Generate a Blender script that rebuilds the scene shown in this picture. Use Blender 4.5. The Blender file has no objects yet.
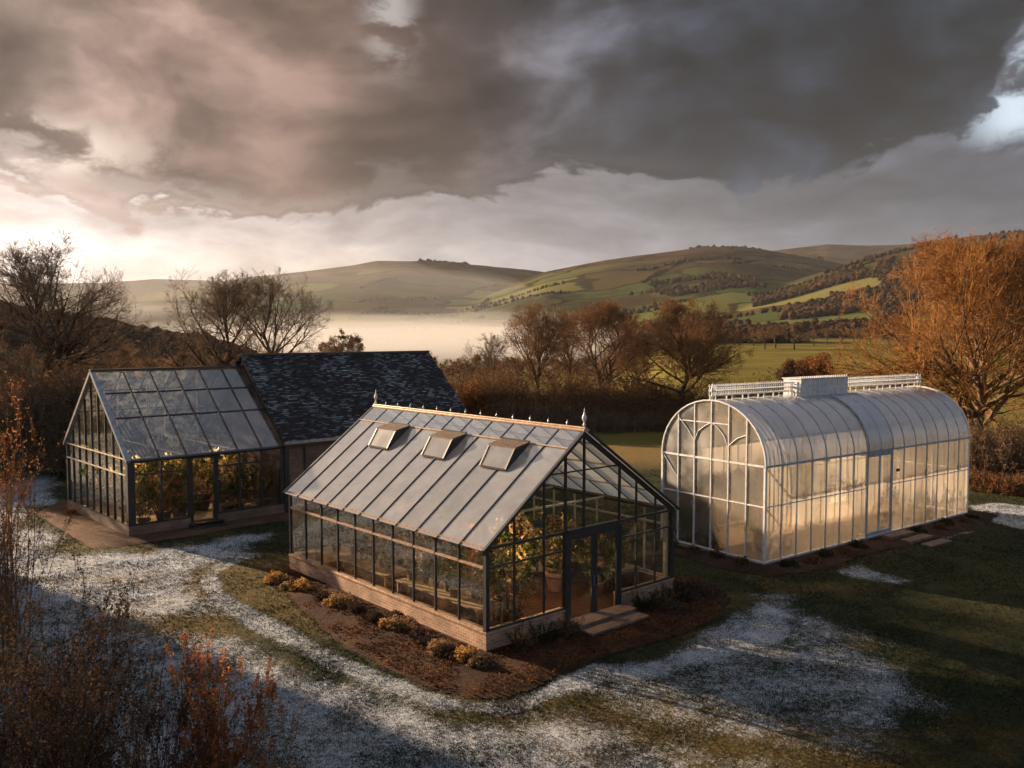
import bpy, math, random
import numpy as np
from mathutils import Vector

R_ = math.radians
sc = bpy.context.scene
COL = sc.collection
CAMZ = 8.5
F = 874.0
PITCH = R_(3.306)
SUN_AZ = 144.0      # degrees counter-clockwise from +x
SUN_EL = 14.0

def at(px, py, z=0.0):
    """ground point (height z) seen at a pixel of the photograph"""
    a = (px - 512) / F; b = -(py - 384) / F
    cy = math.cos(PITCH) + b * math.sin(PITCH)
    cz = -math.sin(PITCH) + b * math.cos(PITCH)
    t = (z - CAMZ) / cz
    return (a * t, cy * t, z)

def ray(px, py):
    a = (px - 512) / F; b = -(py - 384) / F
    cy = math.cos(PITCH) + b * math.sin(PITCH)
    cz = -math.sin(PITCH) + b * math.cos(PITCH)
    return math.degrees(math.atan2(a, cy)), cz / math.hypot(a, cy)

# ------------------------------------------------------------------ nodes
class NT:
    def __init__(s, tree):
        s.t = tree; s.n = tree.nodes; s.l = tree.links
    def put(s, sock, v):
        if v is None: return
        if isinstance(v, bpy.types.NodeSocket): s.l.new(v, sock)
        elif isinstance(v, (tuple, list)):
            v = tuple(v)
            try:
                n = len(sock.default_value)
                if n == 4 and len(v) == 3: v = v + (1,)
            except TypeError: pass
            sock.default_value = v
        else:
            try: sock.default_value = v
            except TypeError: sock.default_value = (v, v, v, 1)[:len(sock.default_value)]
    def m(s, op, a, b=None, c=None, clamp=False):
        n = s.n.new('ShaderNodeMath'); n.operation = op; n.use_clamp = clamp
        for i, v in enumerate((a, b, c)):
            if v is not None: s.put(n.inputs[i], v)
        return n.outputs[0]
    def add(s, a, b): return s.m('ADD', a, b)
    def mul(s, a, b): return s.m('MULTIPLY', a, b)
    def sub(s, a, b): return s.m('SUBTRACT', a, b)
    def sstep(s, v, lo, hi, a=0.0, b=1.0):
        n = s.n.new('ShaderNodeMapRange'); n.interpolation_type = 'SMOOTHSTEP'
        s.put(n.inputs['Value'], v); s.put(n.inputs['From Min'], lo); s.put(n.inputs['From Max'], hi)
        s.put(n.inputs['To Min'], a); s.put(n.inputs['To Max'], b)
        return n.outputs['Result']
    def mix(s, f, a, b, mode='MIX'):
        n = s.n.new('ShaderNodeMix'); n.data_type = 'RGBA'; n.blend_type = mode
        s.put(n.inputs[0], f); s.put(n.inputs[6], a); s.put(n.inputs[7], b)
        return n.outputs[2]
    def noise(s, vec, scale, detail=4, rough=0.55, dist=0.0, dim='3D'):
        n = s.n.new('ShaderNodeTexNoise'); n.noise_dimensions = dim
        if vec is not None: s.l.new(vec, n.inputs['Vector'])
        s.put(n.inputs['Scale'], scale); s.put(n.inputs['Detail'], detail)
        s.put(n.inputs['Roughness'], rough); s.put(n.inputs['Distortion'], dist)
        return n.outputs['Fac']
    def ramp(s, v, stops, interp='LINEAR'):
        n = s.n.new('ShaderNodeValToRGB'); cr = n.color_ramp; cr.interpolation = interp
        while len(cr.elements) < len(stops): cr.elements.new(0.5)
        for e, (p, c) in zip(cr.elements, sorted(stops, key=lambda q: q[0])):
            e.position = p
            e.color = (c, c, c, 1) if not isinstance(c, (tuple, list)) else (*c[:3], 1)
        s.put(n.inputs[0], v)
        return n.outputs[0]
    def coord(s, which='Object'):
        return s.n.new('ShaderNodeTexCoord').outputs[which]
    def pos(s): return s.n.new('ShaderNodeNewGeometry').outputs['Position']
    def sep(s, v):
        n = s.n.new('ShaderNodeSeparateXYZ'); s.l.new(v, n.inputs[0]); return n.outputs
    def comb(s, x, y, z):
        n = s.n.new('ShaderNodeCombineXYZ')
        for i, v in enumerate((x, y, z)): s.put(n.inputs[i], v)
        return n.outputs[0]
    def vmul(s, v, k):
        n = s.n.new('ShaderNodeVectorMath'); n.operation = 'MULTIPLY'
        s.l.new(v, n.inputs[0]); n.inputs[1].default_value = k; return n.outputs[0]
    def bump(s, h, strength=0.3, dist=0.02):
        n = s.n.new('ShaderNodeBump'); s.put(n.inputs['Height'], h)
        n.inputs['Strength'].default_value = strength; n.inputs['Distance'].default_value = dist
        return n.outputs[0]
    def shader(s, kind, **kw):
        n = s.n.new(kind)
        for k, v in kw.items(): s.put(n.inputs[k.replace('_', ' ')], v)
        return n.outputs[0]
    def mixs(s, f, a, b):
        n = s.n.new('ShaderNodeMixShader'); s.put(n.inputs[0], f); s.l.new(a, n.inputs[1]); s.l.new(b, n.inputs[2])
        return n.outputs[0]
    def out(s, surf, vol=None):
        o = s.n.new('ShaderNodeOutputMaterial')
        if surf is not None: s.l.new(surf, o.inputs['Surface'])
        if vol is not None: s.l.new(vol, o.inputs['Volume'])

MATS = {}
def mat(name):
    m = bpy.data.materials.new(name); m.use_nodes = True; m.node_tree.nodes.clear()
    MATS[name] = m
    return m, NT(m.node_tree)

def pbr(name, ca, cb, scale=6, rough=0.7, metal=0.0, detail=5, bump=0.0, spec=0.4, stretch=None):
    m, t = mat(name)
    v = t.coord()
    if stretch: v = t.vmul(v, stretch)
    f = t.noise(v, scale, detail)
    c = t.mix(t.sstep(f, 0.32, 0.68), ca, cb)
    kw = dict(Base_Color=c, Roughness=rough, Metallic=metal)
    sh = t.n.new('ShaderNodeBsdfPrincipled')
    t.put(sh.inputs['Base Color'], c); t.put(sh.inputs['Roughness'], rough); t.put(sh.inputs['Metallic'], metal)
    t.put(sh.inputs['Specular IOR Level'], spec)
    if bump: t.l.new(t.bump(f, 1.0, bump), sh.inputs['Normal'])
    t.out(sh.outputs[0]); return m

def brick_mat(name, c1, c2, mortar):
    m, t = mat(name)
    x, y, z = t.sep(t.coord())
    v = t.comb(t.add(x, y), z, 0.0)
    b = t.n.new('ShaderNodeTexBrick')
    t.l.new(v, b.inputs['Vector'])
    t.put(b.inputs['Color1'], c1); t.put(b.inputs['Color2'], c2); t.put(b.inputs['Mortar'], mortar)
    for k, q in (('Scale', 1.0), ('Mortar Size', 0.009), ('Mortar Smooth', 0.3), ('Bias', 0.0), ('Brick Width', 0.225), ('Row Height', 0.078)):
        b.inputs[k].default_value = q
    f = t.noise(t.coord(), 1.3, 6)
    c = t.mix(t.sstep(f, 0.3, 0.75), t.mix(0.55, b.outputs['Color'], (0.06, 0.035, 0.025)), b.outputs['Color'])
    sh = t.n.new('ShaderNodeBsdfPrincipled'); t.l.new(c, sh.inputs['Base Color']); sh.inputs['Roughness'].default_value = 0.9
    t.l.new(t.bump(t.m('SUBTRACT', 1.0, b.outputs['Fac']), 0.8, 0.006), sh.inputs['Normal'])
    t.out(sh.outputs[0]); return m

def glass_mat(name, tint, refl=1.0, dirt=0.05, dirtcol=(0.45, 0.42, 0.36), rough=0.03, wob=0.02):
    m, t = mat(name)
    v = t.coord()
    big = t.noise(v, 0.9, 3)
    nrm = t.bump(big, 0.35, wob)
    tr = t.shader('ShaderNodeBsdfTransparent', Color=tint)
    gl = t.n.new('ShaderNodeBsdfGlossy'); gl.inputs['Roughness'].default_value = rough
    t.put(gl.inputs['Color'], (1, 1, 1)); t.l.new(nrm, gl.inputs['Normal'])
    fr = t.n.new('ShaderNodeFresnel'); fr.inputs['IOR'].default_value = 1.5; t.l.new(nrm, fr.inputs['Normal'])
    a = t.mixs(t.m('MULTIPLY', fr.outputs[0], 1.7 * refl, clamp=True), tr, gl.outputs[0])
    di = t.shader('ShaderNodeBsdfDiffuse', Color=dirtcol)
    tl = t.shader('ShaderNodeBsdfTranslucent', Color=dirtcol)
    dd = t.mixs(0.5, di, tl)
    n2 = t.noise(v, 2.2, 6, 0.65)
    a = t.mixs(t.mul(t.sstep(n2, 0.35, 0.8), dirt * 2), a, dd)
    t.out(a); return m

def sheet_mat(name, col, opac=0.7, translu=0.4, rough=0.18, gloss=1.0, streak=(1, 1, 1), opac_var=0.15, bumpd=0.01, tcol=None):
    """whitewashed glass / twin wall sheet: part clear, part diffuse and translucent, glossy on top"""
    m, t = mat(name)
    v = t.coord()
    oi = t.n.new('ShaderNodeObjectInfo').outputs['Random']
    off = t.n.new('ShaderNodeVectorMath'); off.operation = 'ADD'; t.l.new(v, off.inputs[0]); t.l.new(t.comb(t.mul(oi, 13), t.mul(oi, 29), t.mul(oi, 7)), off.inputs[1]); v = off.outputs[0]
    sv = t.vmul(v, streak)
    n1 = t.noise(sv, 1.6, 7, 0.6)
    n2 = t.noise(v, 0.7, 3)
    c = t.mix(t.sstep(n1, 0.3, 0.75), tuple(q * 0.93 for q in col), col)
    c = t.mix(1.0, c, t.ramp(oi, [(0, 0.84), (1, 1.08)]), 'MULTIPLY')
    di = t.shader('ShaderNodeBsdfDiffuse', Color=c)
    tl = t.shader('ShaderNodeBsdfTranslucent', Color=tcol or c)
    body = t.mixs(translu, di, tl)
    tr = t.shader('ShaderNodeBsdfTransparent', Color=(0.95, 0.93, 0.9))
    o = t.add(opac, t.mul(t.sub(n1, 0.5), opac_var * 2))
    a = t.mixs(o, tr, body)
    nrm = t.bump(t.add(n2, t.mul(n1, 0.15)), 0.4, bumpd)
    gl = t.n.new('ShaderNodeBsdfGlossy'); t.put(gl.inputs['Roughness'], t.sstep(n2, 0.2, 0.8, rough * 0.7, rough * 1.5)); t.l.new(nrm, gl.inputs['Normal'])
    fr = t.n.new('ShaderNodeFresnel'); fr.inputs['IOR'].default_value = 1.5; t.l.new(nrm, fr.inputs['Normal'])
    a = t.mixs(t.m('MULTIPLY', fr.outputs[0], 1.6 * gloss, clamp=True), a, gl.outputs[0])
    t.out(a); return m

def leaf_mat(name, cols, scale=1.5, tr=0.35, rough=0.7):
    m, t = mat(name)
    f = t.noise(t.coord(), scale, 4, 0.7)
    k = len(cols)
    c = t.ramp(f, [(0.32 + 0.36 * i / max(1, k - 1), cc) for i, cc in enumerate(cols)])
    a = t.shader('ShaderNodeBsdfDiffuse', Color=c)
    b = t.shader('ShaderNodeBsdfTranslucent', Color=c)
    t.out(t.mixs(tr, a, b)); return m

# ------------------------------------------------------------------ objects
def tag(o, label=None, cat=None, group=None, kind=None):
    if label: o['label'] = label
    if cat: o['category'] = cat
    if group: o['group'] = group
    if kind: o['kind'] = kind
    return o

def empty(name, loc=(0, 0, 0), rz=0.0, label=None, cat=None, group=None):
    o = bpy.data.objects.new(name, None); COL.objects.link(o)
    o.location = loc; o.rotation_euler = (0, 0, rz); o.empty_display_size = 0.3
    return tag(o, label, cat, group)

def link(name, me, material, parent=None):
    o = bpy.data.objects.new(name, me); COL.objects.link(o)
    if material is not None and not me.materials: me.materials.append(material)
    if parent is not None: o.parent = parent
    return o

def npmesh(name, V, Fc, smooth=False):
    """V (N,3); Fc (M,k) constant size faces"""
    V = np.ascontiguousarray(V, dtype=np.float32); Fc = np.ascontiguousarray(Fc, dtype=np.int32)
    me = bpy.data.meshes.new(name)
    me.vertices.add(len(V)); me.vertices.foreach_set('co', V.ravel())
    k = Fc.shape[1]
    me.loops.add(Fc.size); me.loops.foreach_set('vertex_index', Fc.ravel())
    me.polygons.add(len(Fc)); me.polygons.foreach_set('loop_start', np.arange(len(Fc), dtype=np.int32) * k)
    try: me.polygons.foreach_set('loop_total', np.full(len(Fc), k, dtype=np.int32))
    except Exception: pass
    if smooth: me.polygons.foreach_set('use_smooth', np.ones(len(Fc), dtype=bool))
    me.update(calc_edges=True)
    return me

class MB:
    def __init__(s): s.v = []; s.f = []
    def poly(s, pts):
        i = len(s.v); s.v += [tuple(p) for p in pts]; s.f.append(tuple(range(i, i + len(pts)))); return s
    def box(s, lo, hi):
        x0, y0, z0 = lo; x1, y1, z1 = hi; i = len(s.v)
        s.v += [(x0, y0, z0), (x1, y0, z0), (x1, y1, z0), (x0, y1, z0), (x0, y0, z1), (x1, y0, z1), (x1, y1, z1), (x0, y1, z1)]
        s.f += [tuple(i + k for k in q) for q in ((0, 3, 2, 1), (4, 5, 6, 7), (0, 1, 5, 4), (1, 2, 6, 5), (2, 3, 7, 6), (3, 0, 4, 7))]
        return s
    def beam(s, a, b, w, h, up=(0, 0, 1)):
        a = Vector(a); b = Vector(b); d = (b - a).normalized(); up = Vector(up)
        sd = d.cross(up)
        if sd.length < 1e-4: sd = d.cross(Vector((1, 0, 0)))
        sd.normalize(); u = sd.cross(d).normalized()
        i = len(s.v)
        for p in (a, b):
            for q, r in ((-1, -1), (1, -1), (1, 1), (-1, 1)):
                s.v.append(tuple(p + sd * (w / 2 * q) + u * (h / 2 * r)))
        s.f += [tuple(i + k for k in q) for q in ((0, 1, 2, 3), (7, 6, 5, 4), (0, 4, 5, 1), (1, 5, 6, 2), (2, 6, 7, 3), (3, 7, 4, 0))]
        return s
    def tube(s, pts, rad, n=8):
        pts = [Vector(p) for p in pts]
        if not isinstance(rad, (list, tuple)): rad = [rad] * len(pts)
        i0 = len(s.v)
        for k, p in enumerate(pts):
            d = (pts[min(k + 1, len(pts) - 1)] - pts[max(k - 1, 0)]).normalized()
            a = d.cross(Vector((0.12, 0.31, 0.94)));
            if a.length < 1e-3: a = d.cross(Vector((1, 0, 0)))
            a.normalize(); b = d.cross(a)
            for j in range(n):
                q = 2 * math.pi * j / n
                s.v.append(tuple(p + (a * math.cos(q) + b * math.sin(q)) * rad[k]))
        for k in range(len(pts) - 1):
            for j in range(n):
                s.f.append((i0 + k * n + j, i0 + k * n + (j + 1) % n, i0 + (k + 1) * n + (j + 1) % n, i0 + (k + 1) * n + j))
        s.f.append(tuple(i0 + j for j in reversed(range(n)))); s.f.append(tuple(i0 + (len(pts) - 1) * n + j for j in range(n)))
        return s
    def lathe(s, c, prof, n=12, caps=True):
        """prof: list of (r, z) from the bottom up around the vertical through c"""
        i0 = len(s.v)
        for r, z in prof:
            for j in range(n):
                q = 2 * math.pi * j / n
                s.v.append((c[0] + r * math.cos(q), c[1] + r * math.sin(q), c[2] + z))
        for k in range(len(prof) - 1):
            for j in range(n):
                s.f.append((i0 + k * n + j, i0 + k * n + (j + 1) % n, i0 + (k + 1) * n + (j + 1) % n, i0 + (k + 1) * n + j))
        if caps: s.f.append(tuple(i0 + j for j in reversed(range(n))))
        s.f.append(tuple(i0 + (len(prof) - 1) * n + j for j in range(n)))
        return s
    def build(s, name, material, parent=None, bevel=0.0, smooth=False):
        me = bpy.data.meshes.new(name); me.from_pydata(s.v, [], s.f); me.update()
        if smooth:
            for p in me.polygons: p.use_smooth = True
        o = link(name, me, material, parent)
        if bevel:
            b = o.modifiers.new('bevel', 'BEVEL'); b.width = bevel; b.segments = 2; b.limit_method = 'ANGLE'
        return o

# value noise for placing things
def vnoise(x, y, s, seed=0):
    x = np.asarray(x) / s; y = np.asarray(y) / s
    xi = np.floor(x).astype(np.int64); yi = np.floor(y).astype(np.int64); fx = x - xi; fy = y - yi
    fx = fx * fx * (3 - 2 * fx); fy = fy * fy * (3 - 2 * fy)
    def h(i, j):
        n = (i * 374761393 + j * 668265263 + seed * 1274126177) & 0xffffffff
        n = ((n ^ (n >> 13)) * 1274126177) & 0xffffffff
        return ((n ^ (n >> 16)) & 0xffff) / 65535.0
    return (h(xi, yi) * (1 - fx) + h(xi + 1, yi) * fx) * (1 - fy) + (h(xi, yi + 1) * (1 - fx) + h(xi + 1, yi + 1) * fx) * fy

def fbm(x, y, s, o=4, seed=0):
    a = 0; w = 1; t = 0
    for k in range(o):
        a = a + w * vnoise(x, y, s / 2 ** k, seed + k); t += w; w *= 0.55
    return a / t

def polydist(x, y, poly):
    """signed distance to polygon, negative inside"""
    x = np.asarray(x, float); y = np.asarray(y, float)
    d = np.full(x.shape, 1e9); ins = np.zeros(x.shape, bool)
    n = len(poly)
    for i in range(n):
        x0, y0 = poly[i][:2]; x1, y1 = poly[(i + 1) % n][:2]
        ex, ey = x1 - x0, y1 - y0
        t = np.clip(((x - x0) * ex + (y - y0) * ey) / (ex * ex + ey * ey + 1e-12), 0, 1)
        d = np.minimum(d, np.hypot(x - x0 - t * ex, y - y0 - t * ey))
        if abs(ey) > 1e-9:
            c = ((y0 > y) != (y1 > y)) & (x < (x1 - x0) * (y - y0) / (y1 - y0) + x0)
            ins ^= c
    return np.where(ins, -d, d)

def sst(v, a, b):
    t = np.clip((v - a) / (b - a), 0, 1); return t * t * (3 - 2 * t)

# ------------------------------------------------------------------ materials
DARK = pbr('dark_metal', (0.018, 0.02, 0.024), (0.035, 0.036, 0.04), 8, 0.42, 0.0, spec=0.5)
LEADEN = pbr('weathered_grey_metal', (0.22, 0.24, 0.27), (0.36, 0.38, 0.41), 5, 0.38, 0.6)
COPPER = pbr('tarnished_copper', (0.32, 0.21, 0.14), (0.52, 0.36, 0.25), 9, 0.42, 0.35)
COPPER2 = pbr('weathered_bronze', (0.09, 0.06, 0.04), (0.19, 0.13, 0.085), 12, 0.5, 0.3)
WHITE = pbr('white_painted_metal', (0.55, 0.56, 0.58), (0.74, 0.74, 0.74), 5, 0.4, 0.0)
GREYP = pbr('grey_painted_metal', (0.28, 0.32, 0.36), (0.42, 0.46, 0.5), 5, 0.38, 0.15)
CREAM = pbr('cream_painted_metal', (0.5, 0.42, 0.3), (0.62, 0.54, 0.4), 6, 0.45)
BRICK = brick_mat('weathered_brick', (0.32, 0.16, 0.10), (0.5, 0.29, 0.18), (0.55, 0.46, 0.36))
BRICK2 = brick_mat('brown_brick', (0.2, 0.115, 0.08), (0.3, 0.18, 0.125), (0.24, 0.19, 0.155))
STONE = pbr('weathered_stone', (0.16, 0.13, 0.11), (0.32, 0.27, 0.23), 3, 0.9, bump=0.01)
WOOD = pbr('worn_timber', (0.09, 0.06, 0.045), (0.19, 0.125, 0.09), 3, 0.8, bump=0.004, stretch=(1, 6, 1))
BENCH = pbr('bench_timber', (0.2, 0.13, 0.08), (0.33, 0.23, 0.14), 4, 0.8)
TERRA = pbr('terracotta', (0.12, 0.065, 0.04), (0.24, 0.13, 0.08), 6, 0.85)
PAVE = pbr('paved_floor', (0.32, 0.25, 0.17), (0.45, 0.36, 0.25), 1.4, 0.9)
GLASS = glass_mat('clear_glass', (0.96, 0.94, 0.88), 0.12, 0.04)
GLASS_G = glass_mat('gable_glass', (0.96, 0.94, 0.88), 0.5, 0.03)
ROOFGLASS = glass_mat('roof_glass', (0.82, 0.84, 0.86), 2.2, 0.17, (0.5, 0.53, 0.57), 0.05)
MILKY = sheet_mat('whitewashed_roof_glass', (0.72, 0.71, 0.71), 0.68, 0.6, 0.12, 2.2, streak=(1, .7, 1), opac_var=0.3)
MILKY2 = sheet_mat('thin_whitewashed_glass', (0.85, 0.85, 0.78), 0.7, 0.85, 0.2, 0.12, opac_var=0.15)
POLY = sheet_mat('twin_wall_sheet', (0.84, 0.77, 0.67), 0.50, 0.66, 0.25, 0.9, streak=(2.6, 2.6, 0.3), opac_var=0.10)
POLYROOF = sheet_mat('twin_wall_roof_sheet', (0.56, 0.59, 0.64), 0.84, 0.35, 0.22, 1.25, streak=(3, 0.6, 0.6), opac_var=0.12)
BARK = leaf_mat('bark', [(0.05, 0.036, 0.026), (0.1, 0.072, 0.05)], 2.0, 0.0)
BARKLIT = leaf_mat('pale_bark', [(0.09, 0.065, 0.045), (0.17, 0.12, 0.08)], 2.0, 0.0)
TWIG = leaf_mat('brown_twigs', [(0.15, 0.11, 0.075), (0.26, 0.19, 0.13)], 0.5, 0.0)
TWIGRED = leaf_mat('russet_twigs', [(0.14, 0.082, 0.045), (0.26, 0.155, 0.078)], 0.5, 0.0)
TWIGOR = leaf_mat('orange_twigs', [(0.2, 0.095, 0.035), (0.38, 0.19, 0.07)], 0.5, 0.1)
LRUST = leaf_mat('rust_leaves', [(0.10, 0.042, 0.018), (0.2, 0.085, 0.032), (0.28, 0.14, 0.055)], 1.2)
LBROWN = leaf_mat('brown_leaves', [(0.07, 0.042, 0.026), (0.14, 0.08, 0.044), (0.22, 0.125, 0.065)], 0.8)
LLIT = leaf_mat('litter', [(0.05, 0.022, 0.012), (0.12, 0.05, 0.022), (0.2, 0.09, 0.04)], 2.0, 0.1)
LGOLD = leaf_mat('golden_leaves', [(0.17, 0.09, 0.03), (0.38, 0.21, 0.07), (0.5, 0.32, 0.12)], 6)
LGOLDI = leaf_mat('yellowing_leaves', [(0.07, 0.075, 0.025), (0.22, 0.17, 0.07), (0.42, 0.33, 0.18)], 7)
LTAWN = leaf_mat('tawny_leaves', [(0.10, 0.06, 0.03), (0.26, 0.16, 0.08), (0.40, 0.28, 0.16)], 7)
LSHADE = leaf_mat('shade_darkened_leaves', [(0.03, 0.02, 0.016), (0.06, 0.038, 0.028), (0.09, 0.055, 0.035)], 3)  # darkened leaf colour: the corner shrubs' shade is painted in
LFLAME = leaf_mat('flame_orange_leaves', [(0.2, 0.07, 0.03), (0.4, 0.15, 0.055), (0.5, 0.24, 0.1)], 3)
LGREEN = leaf_mat('green_leaves', [(0.03, 0.05, 0.015), (0.07, 0.1, 0.03), (0.16, 0.16, 0.05)], 6)
LPINK = leaf_mat('pink_blossom', [(0.3, 0.1, 0.09), (0.55, 0.28, 0.22)], 8)
LRED = leaf_mat('red_blossom', [(0.22, 0.05, 0.03), (0.42, 0.13, 0.07)], 8)
LCREAM = leaf_mat('cream_blossom', [(0.4, 0.28, 0.12), (0.65, 0.5, 0.28)], 8)
LDARK = leaf_mat('dark_evergreen', [(0.02, 0.026, 0.012), (0.04, 0.05, 0.02)], 1.0, 0.1)
LDEAD = leaf_mat('dead_stems', [(0.04, 0.025, 0.018), (0.09, 0.055, 0.04), (0.2, 0.16, 0.14)], 9, 0.1)

def slate_mat():
    m, t = mat('slate')
    x, y, z = t.sep(t.coord())
    v = t.comb(x, t.mul(y, 1.31), 0.0)
    b = t.n.new('ShaderNodeTexBrick'); t.l.new(v, b.inputs['Vector'])
    t.put(b.inputs['Color1'], (0.018, 0.017, 0.02)); t.put(b.inputs['Color2'], (0.042, 0.038, 0.04)); t.put(b.inputs['Mortar'], (0.008, 0.008, 0.009))
    for k, q in (('Scale', 1.0), ('Mortar Size', 0.014), ('Mortar Smooth', 0.2), ('Brick Width', 0.25), ('Row Height', 0.15)):
        b.inputs[k].default_value = q
    # frost caught in patches, slate by slate
    row = t.m('FLOOR', t.mul(y, 1.31 / 0.15)); fr0 = t.m('FRACT', t.mul(y, 1.31 / 0.15))
    half = t.mul(t.m('MODULO', row, 2.0), 0.5)
    col_ = t.m('FLOOR', t.add(t.m('DIVIDE', x, 0.25), half))
    wn = t.n.new('ShaderNodeTexWhiteNoise'); wn.noise_dimensions = '2D'; t.l.new(t.comb(col_, row, 0.0), wn.inputs['Vector'])
    f2 = t.noise(t.vmul(t.coord(), (1, .8, 1)), 0.42, 4, 0.6)
    f3 = t.noise(t.vmul(t.coord(), (.5, 2, 1)), 9, 3, 0.6)
    hot = t.sstep(t.add(t.mul(wn.outputs['Value'], 0.55), t.mul(f2, 1.3)), 0.86, 1.38)
    band = t.sstep(t.add(fr0, t.mul(t.sub(f3, 0.5), 1.6)), 0.75, 0.2)
    fr = t.mul(hot, band)
    c = t.mix(t.mul(fr, 0.9), b.outputs['Color'], (0.34, 0.40, 0.44))
    sh = t.n.new('ShaderNodeBsdfPrincipled'); t.l.new(c, sh.inputs['Base Color']); sh.inputs['Roughness'].default_value = 0.85; sh.inputs['Specular IOR Level'].default_value = 0.15
    frac = t.m('FRACT', t.mul(y, 1.31 / 0.15))
    t.l.new(t.bump(t.add(t.mul(frac, -1.0), t.mul(b.outputs['Fac'], -0.6)), 0.7, 0.03), sh.inputs['Normal'])
    t.out(sh.outputs[0]); return m
SLATE = slate_mat()

def lawn_mat():
    m, t = mat('frosted_lawn')
    at_ = t.n.new('ShaderNodeAttribute'); at_.attribute_name = 'frost'
    ad_ = t.n.new('ShaderNodeAttribute'); ad_.attribute_name = 'straw_sun'  # straw tone, plus golden sunlight painted on the lit strips
    p = t.pos()
    n1 = t.noise(p, 3.2, 8, 0.75)
    n2 = t.noise(p, 0.45, 4, 0.6)
    n3 = t.noise(p, 11, 5, 0.7)
    g = t.ramp(n3, [(0.3, (0.014, 0.018, 0.008)), (0.52, (0.034, 0.040, 0.017)), (0.75, (0.07, 0.068, 0.028))])
    straw_sun = t.ramp(n3, [(0.3, (0.07, 0.045, 0.014)), (0.7, (0.24, 0.165, 0.055))])
    g = t.mix(ad_.outputs['Fac'], g, straw_sun)
    n4 = t.noise(p, 26, 3, 0.6)
    k = t.add(t.add(t.mul(n1, 0.30), t.mul(n3, 0.30)), t.add(t.mul(n4, 0.40), t.mul(t.sub(n2, 0.5), 0.12)))
    thr = t.sub(0.74, t.mul(at_.outputs['Fac'], 0.34))
    fr = t.sstep(k, t.sub(thr, 0.02), t.add(thr, 0.12))
    c = t.mix(t.mul(fr, 0.9), g, (0.52, 0.55, 0.60))
    sh = t.n.new('ShaderNodeBsdfPrincipled'); t.l.new(c, sh.inputs['Base Color']); sh.inputs['Roughness'].default_value = 0.9
    sh.inputs['Specular IOR Level'].default_value = 0.1
    t.l.new(t.bump(t.add(n1, t.mul(n3, 0.5)), 1.0, 0.12), sh.inputs['Normal'])
    t.out(sh.outputs[0]); return m
LAWN = lawn_mat()

def mulch_mat(name, a, b, c):
    m, t = mat(name)
    p = t.pos()
    n1 = t.noise(p, 9, 8, 0.75); n2 = t.noise(p, 0.8, 4)
    col = t.ramp(t.add(t.mul(n1, 0.8), t.mul(t.sub(n2, 0.5), 0.5)), [(0.25, a), (0.42, b), (0.62, c)])
    sh = t.n.new('ShaderNodeBsdfPrincipled'); t.l.new(col, sh.inputs['Base Color']); sh.inputs['Roughness'].default_value = 0.95
    sh.inputs['Specular IOR Level'].default_value = 0.1
    t.l.new(t.bump(n1, 1.0, 0.1), sh.inputs['Normal'])
    t.out(sh.outputs[0]); return m
MULCH = mulch_mat('leaf_mulch', (0.018, 0.010, 0.007), (0.05, 0.024, 0.014), (0.12, 0.055, 0.028))
EARTH = mulch_mat('bare_earth', (0.07, 0.042, 0.028), (0.12, 0.072, 0.047), (0.2, 0.125, 0.08))
DARKBED = mulch_mat('damp_soil', (0.02, 0.012, 0.01), (0.05, 0.03, 0.022), (0.1, 0.06, 0.04))

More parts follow.
